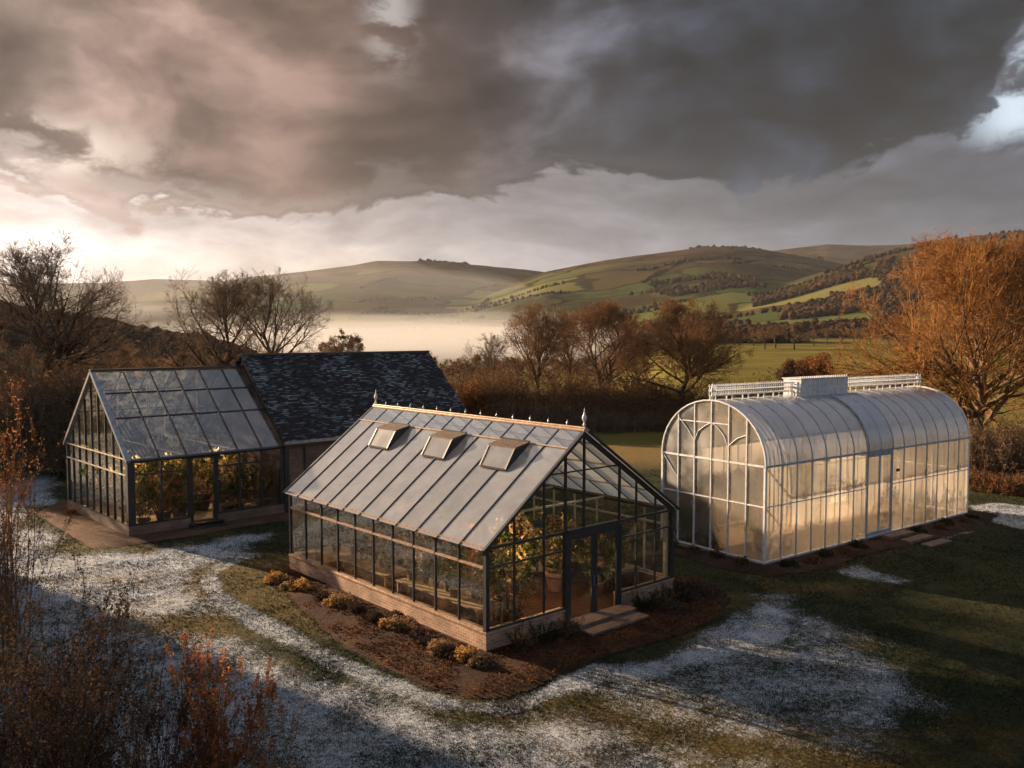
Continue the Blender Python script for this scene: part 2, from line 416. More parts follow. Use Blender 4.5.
# ------------------------------------------------------------------ world
def make_world():
    w = bpy.data.worlds.new('World'); sc.world = w; w.use_nodes = True
    w.node_tree.nodes.clear(); t = NT(w.node_tree)
    sky = t.n.new('ShaderNodeTexSky'); sky.sky_type = 'NISHITA'; sky.sun_disc = False
    sky.sun_elevation = R_(SUN_EL); sky.sun_rotation = R_(90 - SUN_AZ); sky.dust_density = 2.0; sky.altitude = 100
    g = t.coord('Generated')
    x, y, z = t.sep(g)
    az = t.mul(t.m('ARCTAN2', x, y), 180 / math.pi)           # 0 ahead, right positive
    el = t.mul(t.m('ARCSINE', z), 180 / math.pi)
    # project the view direction on a high cloud deck for the grain, softened near the horizon
    zz = t.add(t.m('ABSOLUTE', z), 0.16)
    deck = t.comb(t.m('DIVIDE', x, zz), t.m('DIVIDE', y, zz), 0.0)
    warpv = t.n.new('ShaderNodeTexNoise'); warpv.inputs['Scale'].default_value = 4.0; warpv.inputs['Detail'].default_value = 5
    gs = t.vmul(g, (1, 1, 1.9)); t.l.new(gs, warpv.inputs['Vector'])
    wsub = t.n.new('ShaderNodeVectorMath'); wsub.operation = 'MULTIPLY_ADD'
    t.l.new(warpv.outputs['Color'], wsub.inputs[0]); wsub.inputs[1].default_value = (0.16, 0.16, 0.16); t.l.new(gs, wsub.inputs[2])
    gw = wsub.outputs[0]
    warp = t.noise(gs, 2.2, 3, 0.5)
    wz = t.noise(gw, 5.2, 9, 0.58)                # billows
    wf = t.noise(gw, 15, 7, 0.6)                  # ragged edges
    soft = t.noise(gw, 2.6, 4, 0.5)               # broad masses
    big = t.noise(deck, 0.55, 5, 0.55)
    azw = t.add(az, t.mul(t.sub(warp, 0.5), 8))
    u = t.m('DIVIDE', t.add(azw, 180), 360)
    P = lambda px: (math.degrees(math.atan((px - 512) / F)) + 180) / 360
    PA = lambda a: (a + 180) / 360
    E_ = lambda py: math.degrees(math.atan((333 - py) / F)) / 30
    edge = t.mul(t.ramp(u, [(0.0, 0.5), (PA(-75), 0.40), (P(-120), E_(205)), (P(20), E_(203)), (P(110), E_(216)), (P(230), E_(222)), (P(330), E_(208)),
                      (P(450), E_(200)), (P(560), E_(190)), (P(640), E_(184)), (P(740), E_(188)), (P(850), E_(188)), (P(935), E_(166)), (P(990), E_(128)), (P(1015), E_(50)),
                      (PA(40), 0.72), (PA(80), 0.6), (1.0, 0.5)]), 30)
    k = t.add(t.sub(el, edge), t.add(t.mul(t.sub(wz, 0.5), 11.0), t.mul(t.sub(wf, 0.5), 4.5)))
    cov = t.sstep(k, -0.25, 0.5)
    base = t.ramp(t.m('DIVIDE', t.add(az, 180), 360),
        [(0.0, (0.30, 0.34, 0.42)), (PA(-110), (0.5, 0.42, 0.36)), (PA(-72), (1.9, 1.15, 0.55)), (PA(-50), (2.4, 1.5, 0.8)), (PA(-36), (1.3, 0.98, 0.76)),
         (P(60), (1.4, 1.17, 1.02)), (P(260), (0.9, 0.74, 0.64)), (P(420), (0.45, 0.39, 0.365)), (P(620), (0.29, 0.275, 0.285)), (P(800), (0.175, 0.18, 0.205)),
         (P(1000), (0.11, 0.125, 0.155)), (PA(70), (0.2, 0.23, 0.29)), (1.0, (0.30, 0.34, 0.42))])
    streak = t.noise(t.vmul(gw, (1, 1, 2.6)), 4.2, 8, 0.6, 0.2)
    base = t.mix(1.0, base, t.ramp(t.add(t.mul(streak, 0.65), t.mul(wf, 0.35)), [(0.36, 0.62), (0.47, 0.86), (0.55, 1.06), (0.66, 1.4)]), 'MULTIPLY')
    base = t.mix(t.sstep(t.add(el, t.mul(t.sub(wz, 0.5), 9)), 3.0, 8.0, 0.0, 0.62), base, t.mix(1.0, base, (0.58, 0.57, 0.60), 'MULTIPLY'))
    gap = t.mul(t.sstep(az, 26.0, 29.5), t.mul(t.sstep(el, 9.5, 12.0), t.sstep(el, 18.0, 15.5)))
    base = t.mix(t.mul(gap, t.sstep(t.add(wz, t.mul(t.sub(wf, 0.5), 0.6)), 0.40, 0.58)), base, (0.62, 0.72, 0.80))
    cloud = t.ramp(u, [(0.0, (0.19, 0.21, 0.26)), (PA(-100), (0.30, 0.25, 0.22)), (PA(-55), (0.62, 0.45, 0.34)), (P(0), (0.30, 0.215, 0.175)), (P(180), (0.215, 0.145, 0.115)),
         (P(330), (0.165, 0.108, 0.085)), (P(440), (0.09, 0.064, 0.057)), (P(540), (0.052, 0.049, 0.056)), (P(680), (0.030, 0.036, 0.050)), (P(880), (0.028, 0.041, 0.062)),
         (P(1024), (0.05, 0.068, 0.095)), (PA(60), (0.14, 0.165, 0.21)), (1.0, (0.19, 0.21, 0.26))])
    bil = t.add(t.mul(soft, 0.5), t.add(t.mul(wz, 0.38), t.mul(wf, 0.12)))
    cloud = t.mix(1.0, cloud, t.ramp(bil, [(0.36, 0.42), (0.44, 0.70), (0.50, 1.0), (0.55, 1.5), (0.62, 2.4)]), 'MULTIPLY')
    cloud = t.mix(1.0, cloud, t.ramp(t.m('DIVIDE', t.sub(el, edge), 20), [(0.0, 1.0), (0.10, 0.82), (0.3, 0.95), (0.6, 1.15), (0.9, 1.3)]), 'MULTIPLY')
    lobes = t.ramp(t.add(t.mul(wz, 0.55), t.mul(big, 0.45)), [(0.38, 0.45), (0.47, 0.85), (0.52, 1.25), (0.60, 1.8)])
    cloud = t.mix(t.sstep(az, -6, 4), cloud, t.mix(1.0, cloud, lobes, 'MULTIPLY'))
    # thin lit rims where the cloud tears, strongest towards the sun
    rimf = t.mul(t.sstep(t.m('ABSOLUTE', t.sub(k, 0.9)), 1.3, 0.0), t.sstep(az, 30, -34, 0.10, 0.7))
    cloud = t.mix(rimf, cloud, t.mix(0.5, base, cloud))
    tear = t.mul(t.sstep(az, -19, -30), t.mul(t.sstep(t.m('ABSOLUTE', t.sub(el, 10.4)), 2.6, 0.2), t.sstep(t.add(wz, t.mul(t.sub(wf, .5), .5)), 0.47, 0.60)))
    cloud = t.mix(t.mul(tear, 0.95), cloud, (1.15, 0.95, 0.78))
    tear2 = t.mul(t.sstep(t.m('ABSOLUTE', t.add(az, 7.8)), 2.6, 0.2), t.mul(t.sstep(el, 14.5, 19.5), t.sstep(wf, 0.42, 0.60)))
    cloud = t.mix(t.mul(tear2, 0.75), cloud, (0.5, 0.46, 0.43))
    c = t.mix(cov, base, cloud)
    # overhead: broken blue grey cloud with the clear sky showing through
    nish = t.mix(1.0, sky.outputs[0], (0.1, 0.1, 0.1), 'MULTIPLY')
    over = t.mix(t.sstep(bil, 0.40, 0.62), t.mix(0.4, nish, (0.27, 0.34, 0.46)), (0.22, 0.25, 0.30))
    lefty = t.sstep(t.m('ABSOLUTE', t.add(az, 52)), 60, 15)
    over = t.mix(t.mul(lefty, 0.75), over, (0.66, 0.56, 0.5))
    c = t.mix(t.sstep(t.add(el, t.mul(t.sub(wz, 0.5), 8)), 21, 33), c, over)
    # below the horizon
    c = t.mix(t.sstep(el, -0.5, -4.0), c, (0.05, 0.045, 0.04))
    c = t.mix(1.0, c, (3.35, 3.4, 3.5), 'MULTIPLY')
    bg = t.n.new('ShaderNodeBackground'); t.l.new(c, bg.inputs[0]); bg.inputs[1].default_value = 0.1
    o = t.n.new('ShaderNodeOutputWorld'); t.l.new(bg.outputs[0], o.inputs[0])
make_world()

sun = bpy.data.lights.new('sun', 'SUN'); sun.energy = 5.0; sun.angle = R_(0.7); sun.color = (1.0, 0.72, 0.46)
so = bpy.data.objects.new('sun', sun); COL.objects.link(so)
sd = Vector((math.cos(R_(SUN_AZ)) * math.cos(R_(SUN_EL)), math.sin(R_(SUN_AZ)) * math.cos(R_(SUN_EL)), math.sin(R_(SUN_EL))))
so.rotation_euler = sd.to_track_quat('Z', 'Y').to_euler(); so.location = (-60, 60, 60)

cam = bpy.data.cameras.new('camera'); co = bpy.data.objects.new('camera', cam); COL.objects.link(co)
cam.sensor_width = 36; cam.lens = F / 1024 * 36; cam.clip_end = 30000; cam.clip_start = 0.1
co.location = (0, 0, CAMZ); co.rotation_euler = (R_(90) - PITCH, 0, 0)
sc.camera = co
sc.view_settings.view_transform = 'Standard'; sc.view_settings.look = 'None'; sc.view_settings.gamma = 1; sc.view_settings.exposure = 1.75
cy = sc.cycles
cy.max_bounces = 10; cy.transparent_max_bounces = 24; cy.diffuse_bounces = 3; cy.glossy_bounces = 4; cy.transmission_bounces = 6
cy.volume_bounces = 8; cy.use_denoising = True; cy.caustics_reflective = False; cy.caustics_refractive = False
cy.sample_clamp_indirect = 6
try: cy.denoiser = 'OPENIMAGEDENOISE'
except Exception: pass

# ------------------------------------------------------------------ terrain
def prof(pts, d):
    """crest pixels -> (theta deg, z) at distance d"""
    th = []; zz = []
    for px, py in pts:
        a, tz = ray(px, py); th.append(a); zz.append(CAMZ + tz * d)
    return np.array(th), np.array(zz)
RIDGES = [  # distance, front reach, back reach, crest in the photo
    (4500, 1800, 1000, [(-900, 286), (-300, 284), (100, 283), (155, 279), (200, 280), (260, 284), (400, 292), (700, 290), (1100, 290), (1900, 290)]),
    (2900, 1900, 1200, [(-900, 300), (-100, 297), (60, 300), (120, 297), (200, 285), (250, 277), (300, 272), (350, 266), (377, 261), (415, 262), (451, 265), (490, 268), (525, 271), (560, 276), (640, 290), (760, 310), (1900, 320)]),
    (2100, 1300, 900, [(300, 330), (430, 310), (500, 290), (546, 273), (606, 262), (651, 256), (700, 249), (732, 248), (757, 250), (801, 257), (850, 266), (920, 280), (1900, 320)]),
    (3300, 1000, 1000, [(400, 300), (600, 280), (700, 260), (766, 251), (800, 247), (827, 244), (870, 245), (921, 243), (975, 243), (1100, 240), (1900, 250)]),
    (1600, 1000, 900, [(600, 330), (700, 306), (760, 290), (815, 274), (871, 258), (921, 246), (953, 239), (975, 236), (1024, 231), (1100, 228), (1300, 225), (2400, 240)]),
    (430, 190, 260, [(-2200, 270), (-700, 280), (-300, 290), (0, 322), (50, 328), (113, 337), (139, 342), (168, 348), (200, 348), (235, 360), (290, 372)]),
]
RP = [(d, f, b, *prof(p, d)) for d, f, b, p in RIDGES]
def height(x, y):
    x = np.asarray(x, float); y = np.asarray(y, float)
    d = np.hypot(x, y); th = np.degrees(np.arctan2(x, y))
    lowv = -13.0 * (1 - sst(th, 6, 14)) * (1 - sst(th, 60, 90)) - 0.0
    lowv = np.where(th > 10, 0, lowv)
    left = 1 - sst(th, 5, 13)
    base = -13.0 * left * sst(d, 95, 300) + (1 - left) * (6.5 * sst(d, 120, 700))
    h = base
    n = (fbm(x, y, 520, 5, 3) - 0.5)
    for dr, f, b, ths, zs in RP:
        zc = np.interp(th, ths, zs, left=zs[0] if ths[0] < -40 else -30, right=zs[-1] if ths[-1] > 40 else -30)
        t = d - dr
        p = np.where(t < 0, sst(t, -f, 0) * 0.55 + 0.45 * np.clip(1 + t / f, 0, 1) ** 1.0, 1 - sst(t, 0, b))
        p = np.clip(p, 0, 1)
        if dr < 1000: p = np.where(t < 0, sst(t, -f, 0), 1 - sst(t, 0, b))
        amp = np.maximum(zc - base, 0)
        hh = base + amp * p * (1 + n * 0.5 * np.clip(-t / f * 2, 0, 1) * (t < 0)) + 0
        h = np.maximum(h, hh)
    back = sst(np.abs(th), 90, 130)
    h = h * (1 - back)
    return h * sst(d, 80, 150)

def make_terrain():
    ang = np.concatenate([np.arange(-180, -62, 4.0), np.arange(-62, -36, 1.0), np.arange(-36, 36, 0.16), np.arange(36, 62, 1.0), np.arange(62, 180, 4.0)])
    rr = [0.0]; r = 10.0
    while r < 13000:
        rr.append(r); r *= 1.045 if r < 150 else 1.016 if r < 3500 else 1.04
    rr = np.array(rr[1:])
    A, D = np.meshgrid(np.radians(ang), rr, indexing='ij')
    X = D * np.sin(A); Y = D * np.cos(A); Z = height(X, Y)
    na, nr = A.shape
    V = np.stack([X, Y, Z], -1).reshape(-1, 3)
    V = np.vstack([V, [[0, 0, 0]]])
    i, j = np.meshgrid(np.arange(na), np.arange(nr - 1), indexing='ij')
    i2 = (i + 1) % na
    Q = np.stack([i * nr + j, i * nr + j + 1, i2 * nr + j + 1, i2 * nr + j], -1).reshape(-1, 4)
    me = npmesh('hills', V[:-1], Q, smooth=True)
    m, t = mat('hill_fields')
    p = t.pos(); x, y, z = t.sep(p)
    wv = t.comb(t.add(t.mul(x, 0.62), t.mul(t.noise(p, 0.006, 3), 160)), t.add(y, t.mul(t.noise(p, 0.005, 3), 200)), 0.0)
    vor = t.n.new('ShaderNodeTexVoronoi'); vor.inputs['Scale'].default_value = 0.0068; t.l.new(wv, vor.inputs['Vector'])
    ve = t.n.new('ShaderNodeTexVoronoi'); ve.feature = 'DISTANCE_TO_EDGE'; ve.inputs['Scale'].default_value = 0.0068; t.l.new(wv, ve.inputs['Vector'])
    r1 = t.sep(vor.outputs['Color'])[0]
    field = t.ramp(r1, [(0.0, (0.075, 0.058, 0.026)), (0.25, (0.06, 0.075, 0.026)), (0.45, (0.11, 0.12, 0.038)), (0.6, (0.07, 0.045, 0.026)), (0.7, (0.055, 0.08, 0.028)), (0.85, (0.15, 0.14, 0.052)), (1.0, (0.06, 0.07, 0.026))], 'CONSTANT')
    nb = t.noise(p, 0.0022, 6, 0.65)
    moor_shade = t.ramp(t.noise(p, 0.012, 7, 0.7), [(0.3, (0.035, 0.024, 0.017)), (0.55, (0.07, 0.045, 0.028)), (0.75, (0.10, 0.075, 0.04))])  # bracken brown that also carries painted cloud shade on the hills
    up = t.sstep(t.add(z, t.mul(t.sub(nb, 0.5), 300)), 80, 160)
    c = t.mix(up, field, moor_shade)
    wood = t.sstep(nb, 0.52, 0.57)
    c = t.mix(t.mul(wood, 0.85), c, (0.045, 0.028, 0.018))
    edge = t.sstep(ve.outputs['Distance'], 0.05, 0.025)
    c = t.mix(t.mul(edge, 0.9), c, (0.028, 0.02, 0.012))
    d = t.m('SQRT', t.add(t.mul(x, x), t.mul(y, y)))
    c = t.mix(t.mul(t.noise(p, 0.08, 6, 0.7), 0.5), c, t.mix(1.0, c, (0.5, 0.5, 0.5), 'MULTIPLY'))
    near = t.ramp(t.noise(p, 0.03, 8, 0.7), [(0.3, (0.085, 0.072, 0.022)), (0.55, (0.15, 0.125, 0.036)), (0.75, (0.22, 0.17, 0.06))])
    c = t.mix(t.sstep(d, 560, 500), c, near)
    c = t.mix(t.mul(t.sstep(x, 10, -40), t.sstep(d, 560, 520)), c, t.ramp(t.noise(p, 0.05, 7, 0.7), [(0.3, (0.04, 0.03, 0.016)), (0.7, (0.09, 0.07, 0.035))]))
    sh = t.shader('ShaderNodeBsdfDiffuse', Color=c)
    t.out(sh)
    o = link('hills', me, m); tag(o, 'rolling farmland and moorland hills around the garden', 'hills', kind='structure')
make_terrain()

# ------------------------------------------------------------------ building frames
MB_O = Vector((-0.685, 22.664, 0)); MB_A = 2.294 - math.pi / 2; ML, MW = 11.033, 7.888
RB_O = Vector((9.159, 31.337, 0)); RB_A = 0.642; RL, RW = 15.011, 5.025
LB_O = Vector((-15.878, 35.81, 0)); LB_A = 0.756; LL, LW = 7.126, 8.004
def W(o, a, x, y, z=0):
    return (o.x + x * math.cos(a) - y * math.sin(a), o.y + x * math.sin(a) + y * math.cos(a), z)

# ------------------------------------------------------------------ lawn, beds
BED = [at(*p)[:2] for p in [(222, 575), (228, 592), (262, 610), (305, 632), (345, 655), (390, 672), (430, 690), (470, 700), (505, 699), (535, 690), (562, 674), (590, 662)]] + \
      [at(*p)[:2] for p in [(650, 646), (690, 634), (722, 618), (729, 602), (716, 586), (690, 578)]] + [W(MB_O, MB_A, MW + 0.6, 4)[:2], W(MB_O, MB_A, 4, 6)[:2], W(MB_O, MB_A, 2, ML + .3)[:2], W(MB_O, MB_A, -0.4, ML + 0.8)[:2], at(252, 560)[:2]]
GOLDB = [at(*p)[:2] for p in [(214, 573), (250, 552), (300, 556), (318, 584), (330, 640), (300, 630), (240, 604)]]
MULCHP = [at(*p)[:2] for p in [(262, 578), (290, 598), (318, 628), (345, 650)]] + BED[5:-1] + [at(285, 572)[:2]]
EARTHB = [at(*p)[:2] for p in [(34, 514), (66, 499), (128, 530), (290, 508), (300, 520), (240, 528), (175, 540), (120, 548), (92, 550)]]
RBED = [W(RB_O, RB_A, *p)[:2] for p in [(-1.0, 6.2), (-1.3, 3), (-1.5, 0.5), (-0.9, -1.0), (1.5, -1.5), (4, -1.25), (6.5, -1.4), (9, -1.6), (12, -1.5), (14.5, -1.3), (16.4, -0.8), (16.3, 2), (15.5, 3), (0, 3)]]

def frost_at(x, y):
    def P(*pts): return [at(*p)[:2] for p in pts]
    n = fbm(x, y, 2.4, 4, 11); n2 = fbm(x, y, 0.9, 3, 17)
    f = np.zeros_like(x)
    def area(poly, v, soft):
        nonlocal f
        d = polydist(x, y, poly) + (n - 0.5) * soft * 2.2
        f = np.maximum(f, v * (1 - sst(d, -soft * 1.6, soft * 1.2)))
    # open frost on the left behind and beside the first greenhouse
    area(P((-200, 455), (60, 450), (66, 500), (34, 514), (92, 551), (150, 548), (290, 525), (292, 540), (200, 560), (120, 580), (0, 590), (-200, 600)), 1.0, 1.0)
    area(P((-200, 560), (60, 560), (230, 540), (290, 530), (260, 560), (215, 575), (230, 620), (120, 620), (0, 620), (-200, 640)), 0.92, 1.0)
    # rim along the bed
    rim = P((250, 556), (222, 566), (212, 580), (222, 600), (262, 624), (305, 645), (350, 668), (400, 688), (450, 704), (500, 708), (560, 690), (600, 672))
    d = np.full(x.shape, 1e9)
    for i in range(len(rim) - 1):
        x0, y0 = rim[i]; x1, y1 = rim[i + 1]; ex, ey = x1 - x0, y1 - y0
        t = np.clip(((x - x0) * ex + (y - y0) * ey) / (ex * ex + ey * ey), 0, 1)
        d = np.minimum(d, np.hypot(x - x0 - t * ex, y - y0 - t * ey))
    f = np.maximum(f, 0.9 * (1 - sst(d + (n - 0.5) * 0.4, 0.25, 1.0)))
    # patch before the gable door
    area(P((540, 690), (600, 664), (650, 648), (700, 632), (722, 612), (742, 592), (790, 590), (850, 608), (900, 640), (950, 680), (960, 720), (900, 768), (700, 768), (600, 740)), 0.82, 1.2)
    area(P((560, 684), (640, 656), (720, 620), (750, 600), (800, 606), (820, 640), (760, 672), (660, 690)), 1.0, 0.7)
    # near lawn
    area(P((-300, 590), (0, 590), (120, 600), (215, 630), (340, 665), (470, 705), (600, 735), (850, 768), (900, 900), (-300, 900)), 0.90, 1.0)
    area(P((330, 655), (480, 712), (560, 690), (700, 720), (860, 762), (1000, 900), (500, 900), (420, 720)), 0.78, 1.0)
    # right strip path and small streaks
    area(P((965, 506), (1000, 503), (1200, 520), (1200, 560), (1024, 532), (975, 520)), 0.95, 0.35)
    area(P((832, 572), (862, 562), (880, 572), (925, 582), (905, 588), (850, 580)), 0.8, 0.25)
    area(P((915, 546), (945, 534), (985, 530), (960, 538), (940, 545)), 0.8, 0.2)
    # bare green lawn on the right
    f = f * sst(polydist(x, y, BED), -.1, .25)
    return np.clip(f + (n2 - 0.5) * 0.4 * sst(f, 0, .3), 0, 1.1)

def straw_sun_at(x, y):
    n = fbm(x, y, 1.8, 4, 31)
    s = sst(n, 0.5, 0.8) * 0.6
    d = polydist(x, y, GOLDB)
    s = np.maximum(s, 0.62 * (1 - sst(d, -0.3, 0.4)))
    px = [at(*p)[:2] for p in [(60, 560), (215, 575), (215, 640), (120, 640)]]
    s = np.maximum(s, 0.7 * (1 - sst(polydist(x, y, px) + (n - .5) * 3, -1.0, 1.0)))  # sunlit band on the left: warm light put into the grass colour
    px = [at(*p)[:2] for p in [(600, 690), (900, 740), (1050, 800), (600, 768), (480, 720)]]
    s = np.maximum(s, 0.55 * (1 - sst(polydist(x, y, px) + (n - .5) * 3, -1.0, 1.0)))  # sunlit band before the gable, its gold painted into the grass
    s = np.maximum(s, 1.0 * sst(y, 52, 60) * sst(x, 2, 5))  # far strip by the hedge: low sun painted as golden grass
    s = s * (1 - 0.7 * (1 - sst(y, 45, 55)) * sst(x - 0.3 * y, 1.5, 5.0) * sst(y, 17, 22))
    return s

def set_attr(me, name, vals):
    a = me.attributes.new(name, 'FLOAT', 'POINT'); a.data.foreach_set('value', np.ascontiguousarray(vals, dtype=np.float32))

def make_lawn():
    xs = np.arange(-52, 50.01, 0.16); ys = np.arange(6, 66.01, 0.2)
    X, Y = np.meshgrid(xs, ys, indexing='ij')
    Z = 0.006 + 0.05 * (fbm(X, Y, 1.2, 3, 5)) * sst(Y, 6, 7)
    x = X.ravel(); y = Y.ravel()
    bd = np.minimum(np.minimum(polydist(x, y, MULCHP), polydist(x, y, EARTHB)), polydist(x, y, RBED)).reshape(X.shape)
    Z = np.where(bd < 0.0, 0.006, Z)
    nx, ny = X.shape
    i, j = np.meshgrid(np.arange(nx - 1), np.arange(ny - 1), indexing='ij')
    Q = np.stack([i * ny + j, (i + 1) * ny + j, (i + 1) * ny + j + 1, i * ny + j + 1], -1).reshape(-1, 4)
    me = npmesh('lawn', np.stack([X, Y, Z], -1).reshape(-1, 3), Q, smooth=True)
    set_attr(me, 'frost', frost_at(x, y)); set_attr(me, 'straw_sun', straw_sun_at(x, y))
    tag(link('lawn', me, LAWN), 'frost-speckled garden lawn round the greenhouses', 'lawn', kind='structure')

def sheet(name, poly, z, material, label, wob=0.12, seed=0):
    """irregular ground patch as a fine grid clipped to a wobbly outline"""
    P = np.array(poly); lo = P.min(0) - 1; hi = P.max(0) + 1; st = 0.1
    xs = np.arange(lo[0], hi[0], st); ys = np.arange(lo[1], hi[1], st)
    X, Y = np.meshgrid(xs, ys, indexing='ij')
    d = polydist(X.ravel(), Y.ravel(), poly).reshape(X.shape) + (fbm(X, Y, 0.7, 3, seed) - 0.5) * wob * 2
    Z = z + np.clip(-d, 0, 0.5) * 0.10 + (fbm(X, Y, 0.35, 3, seed + 9)) * 0.035 * np.clip(-d * 4, 0, 1)
    nx, ny = X.shape
    i, j = np.meshgrid(np.arange(nx - 1), np.arange(ny - 1), indexing='ij')
    Q = np.stack([i * ny + j, (i + 1) * ny + j, (i + 1) * ny + j + 1, i * ny + j + 1], -1).reshape(-1, 4)
    ok = d.ravel()[Q].max(1) < 0.06
    Q = Q[ok]
    used = np.unique(Q); remap = np.full(nx * ny, -1); remap[used] = np.arange(len(used))
    me = npmesh(name, np.stack([X, Y, Z], -1).reshape(-1, 3)[used], remap[Q], smooth=True)
    o = link(name, me, material); tag(o, label, 'flower bed' if 'bed' in name else 'ground', kind='structure')
    return o

def make_tufts():
    rng = np.random.default_rng(4)
    N = 230000
    # denser near the camera: sample by pixel area
    px = rng.uniform(-40, 1064, N * 2); py = 800 - (rng.random(N * 2) ** 0.9) * 330
    a = (px - 512) / F; b = -(py - 384) / F
    cyv = math.cos(PITCH) + b * math.sin(PITCH); cz = -math.sin(PITCH) + b * math.cos(PITCH)
    t = -CAMZ / cz; x = a * t + rng.normal(0, .05, N * 2); y = cyv * t + rng.normal(0, .1, N * 2)
    keep = np.ones(len(x), bool)
    for o, an, l, w in ((MB_O, MB_A, MW, ML), (RB_O, RB_A, RL, RW), (LB_O, LB_A, 18, LW)):
        lx = (x - o.x) * math.cos(an) + (y - o.y) * math.sin(an); ly = -(x - o.x) * math.sin(an) + (y - o.y) * math.cos(an)
        keep &= ~((lx > -.15) & (lx < l + .15) & (ly > -.15) & (ly < w + .15))
    for poly in (MULCHP, EARTHB, RBED):
        keep &= polydist(x, y, poly) > 0.02
    keep |= (polydist(x, y, GOLDB) < 0) & (polydist(x, y, [W(MB_O, MB_A, *q)[:2] for q in ((-.2, -.2), (8.1, -.2), (8.1, 11.2), (-.2, 11.2))]) > 0.2)
    x = x[keep][:N]; y = y[keep][:N]; n = len(x)
    fr = frost_at(x, y); st = straw_sun_at(x, y)
    d = np.hypot(x, y)
    k = 3
    ang = rng.uniform(0, 2 * np.pi, (n, k)); hgt = rng.uniform(0.015, 0.05, (n, k)) * (0.8 + d[:, None] / 60)
    lean = rng.uniform(0.03, 0.07, (n, k)); wd = rng.uniform(0.006, 0.013, (n, k)) * (0.7 + d[:, None] / 40)
    ox = rng.normal(0, 0.03, (n, k)); oy = rng.normal(0, 0.03, (n, k))
    bx = x[:, None] + ox; by = y[:, None] + oy
    ca, sa = np.cos(ang), np.sin(ang)
    z0 = np.full_like(bx, 0.0)
    p0 = np.stack([bx - sa * wd, by + ca * wd, z0], -1); p1 = np.stack([bx + sa * wd, by - ca * wd, z0], -1)
    p2 = np.stack([bx + ca * lean, by + sa * lean, hgt + 0.02], -1)
    V = np.stack([p0, p1, p2], 2).reshape(-1, 3)
    me = npmesh('grass', V, np.arange(len(V)).reshape(-1, 3))
    set_attr(me, 'frost', np.repeat(fr[:, None] * rng.uniform(0.45, 1.25, (n, k)), 3)); set_attr(me, 'straw_sun', np.repeat(st, k * 3))
    tag(link('grass', me, LAWN), 'short frosted grass blades covering the lawn', 'grass', kind='stuff')

make_lawn(); make_tufts()
sheet('mulch_bed', MULCHP, 0.04, MULCH, 'red-brown leaf mulch bed round the middle greenhouse', seed=2)
sheet('bare_earth', EARTHB, 0.04, EARTH, 'bare brown earth beside the left greenhouse', seed=5)
sheet('soil_bed', RBED, 0.04, DARKBED, 'dark damp soil bed round the arched greenhouse', seed=7)

# ------------------------------------------------------------------ leaves / twigs helpers
def leaf_cloud(rng, C, size, flat=0.0):
    """one quad per centre, random orientation"""
    n = len(C)
    a = rng.normal(size=(n, 3)); a /= np.linalg.norm(a, axis=1)[:, None]
    b = rng.normal(size=(n, 3)); b -= (a * b).sum(1)[:, None] * a; b /= np.linalg.norm(b, axis=1)[:, None]
    s = (size * rng.uniform(0.5, 1.3, n))[:, None]
    V = np.stack([C - a * s, C + b * s * 0.55, C + a * s, C - b * s * 0.55], 1).reshape(-1, 3)
    return V, np.arange(4 * n).reshape(-1, 4)

def tubes(pts, rad, sides=3):
    """pts (N,S,3), rad (N,S) -> verts, quads"""
    N, S, _ = pts.shape
    d = np.gradient(pts, axis=1); d /= np.linalg.norm(d, axis=2)[..., None] + 1e-9
    ref = np.where(np.abs(d[..., 2:3]) > 0.9, np.array([1., 0, 0]), np.array([0, 0, 1.]))
    a = np.cross(d, ref); a /= np.linalg.norm(a, axis=2)[..., None] + 1e-9
    b = np.cross(d, a)
    q = 2 * np.pi * np.arange(sides) / sides
    V = pts[:, :, None, :] + rad[:, :, None, None] * (a[:, :, None, :] * np.cos(q)[None, None, :, None] + b[:, :, None, :] * np.sin(q)[None, None, :, None])
    V = V.reshape(-1, 3)
    n, s, k = np.meshgrid(np.arange(N), np.arange(S - 1), np.arange(sides), indexing='ij')
    base = n * S * sides; k2 = (k + 1) % sides
    Q = np.stack([base + s * sides + k, base + s * sides + k2, base + (s + 1) * sides + k2, base + (s + 1) * sides + k], -1).reshape(-1, 4)
    return V, Q

def cat(parts):
    V = []; Q = []; o = 0
    for v, q in parts:
        V.append(v); Q.append(q + o); o += len(v)
    return np.vstack(V), np.vstack(Q)

def polyline(rng, p0, d, L, S, wob, trop):
    """grow N curved branches"""
    N = len(p0); pts = np.zeros((N, S, 3)); pts[:, 0] = p0; dd = d.copy()
    for s in range(1, S):
        dd = dd + rng.normal(0, wob, (N, 3)); dd[:, 2] += trop
        dd /= np.linalg.norm(dd, axis=1)[:, None]
        pts[:, s] = pts[:, s - 1] + dd * (L / (S - 1))[:, None]
    return pts

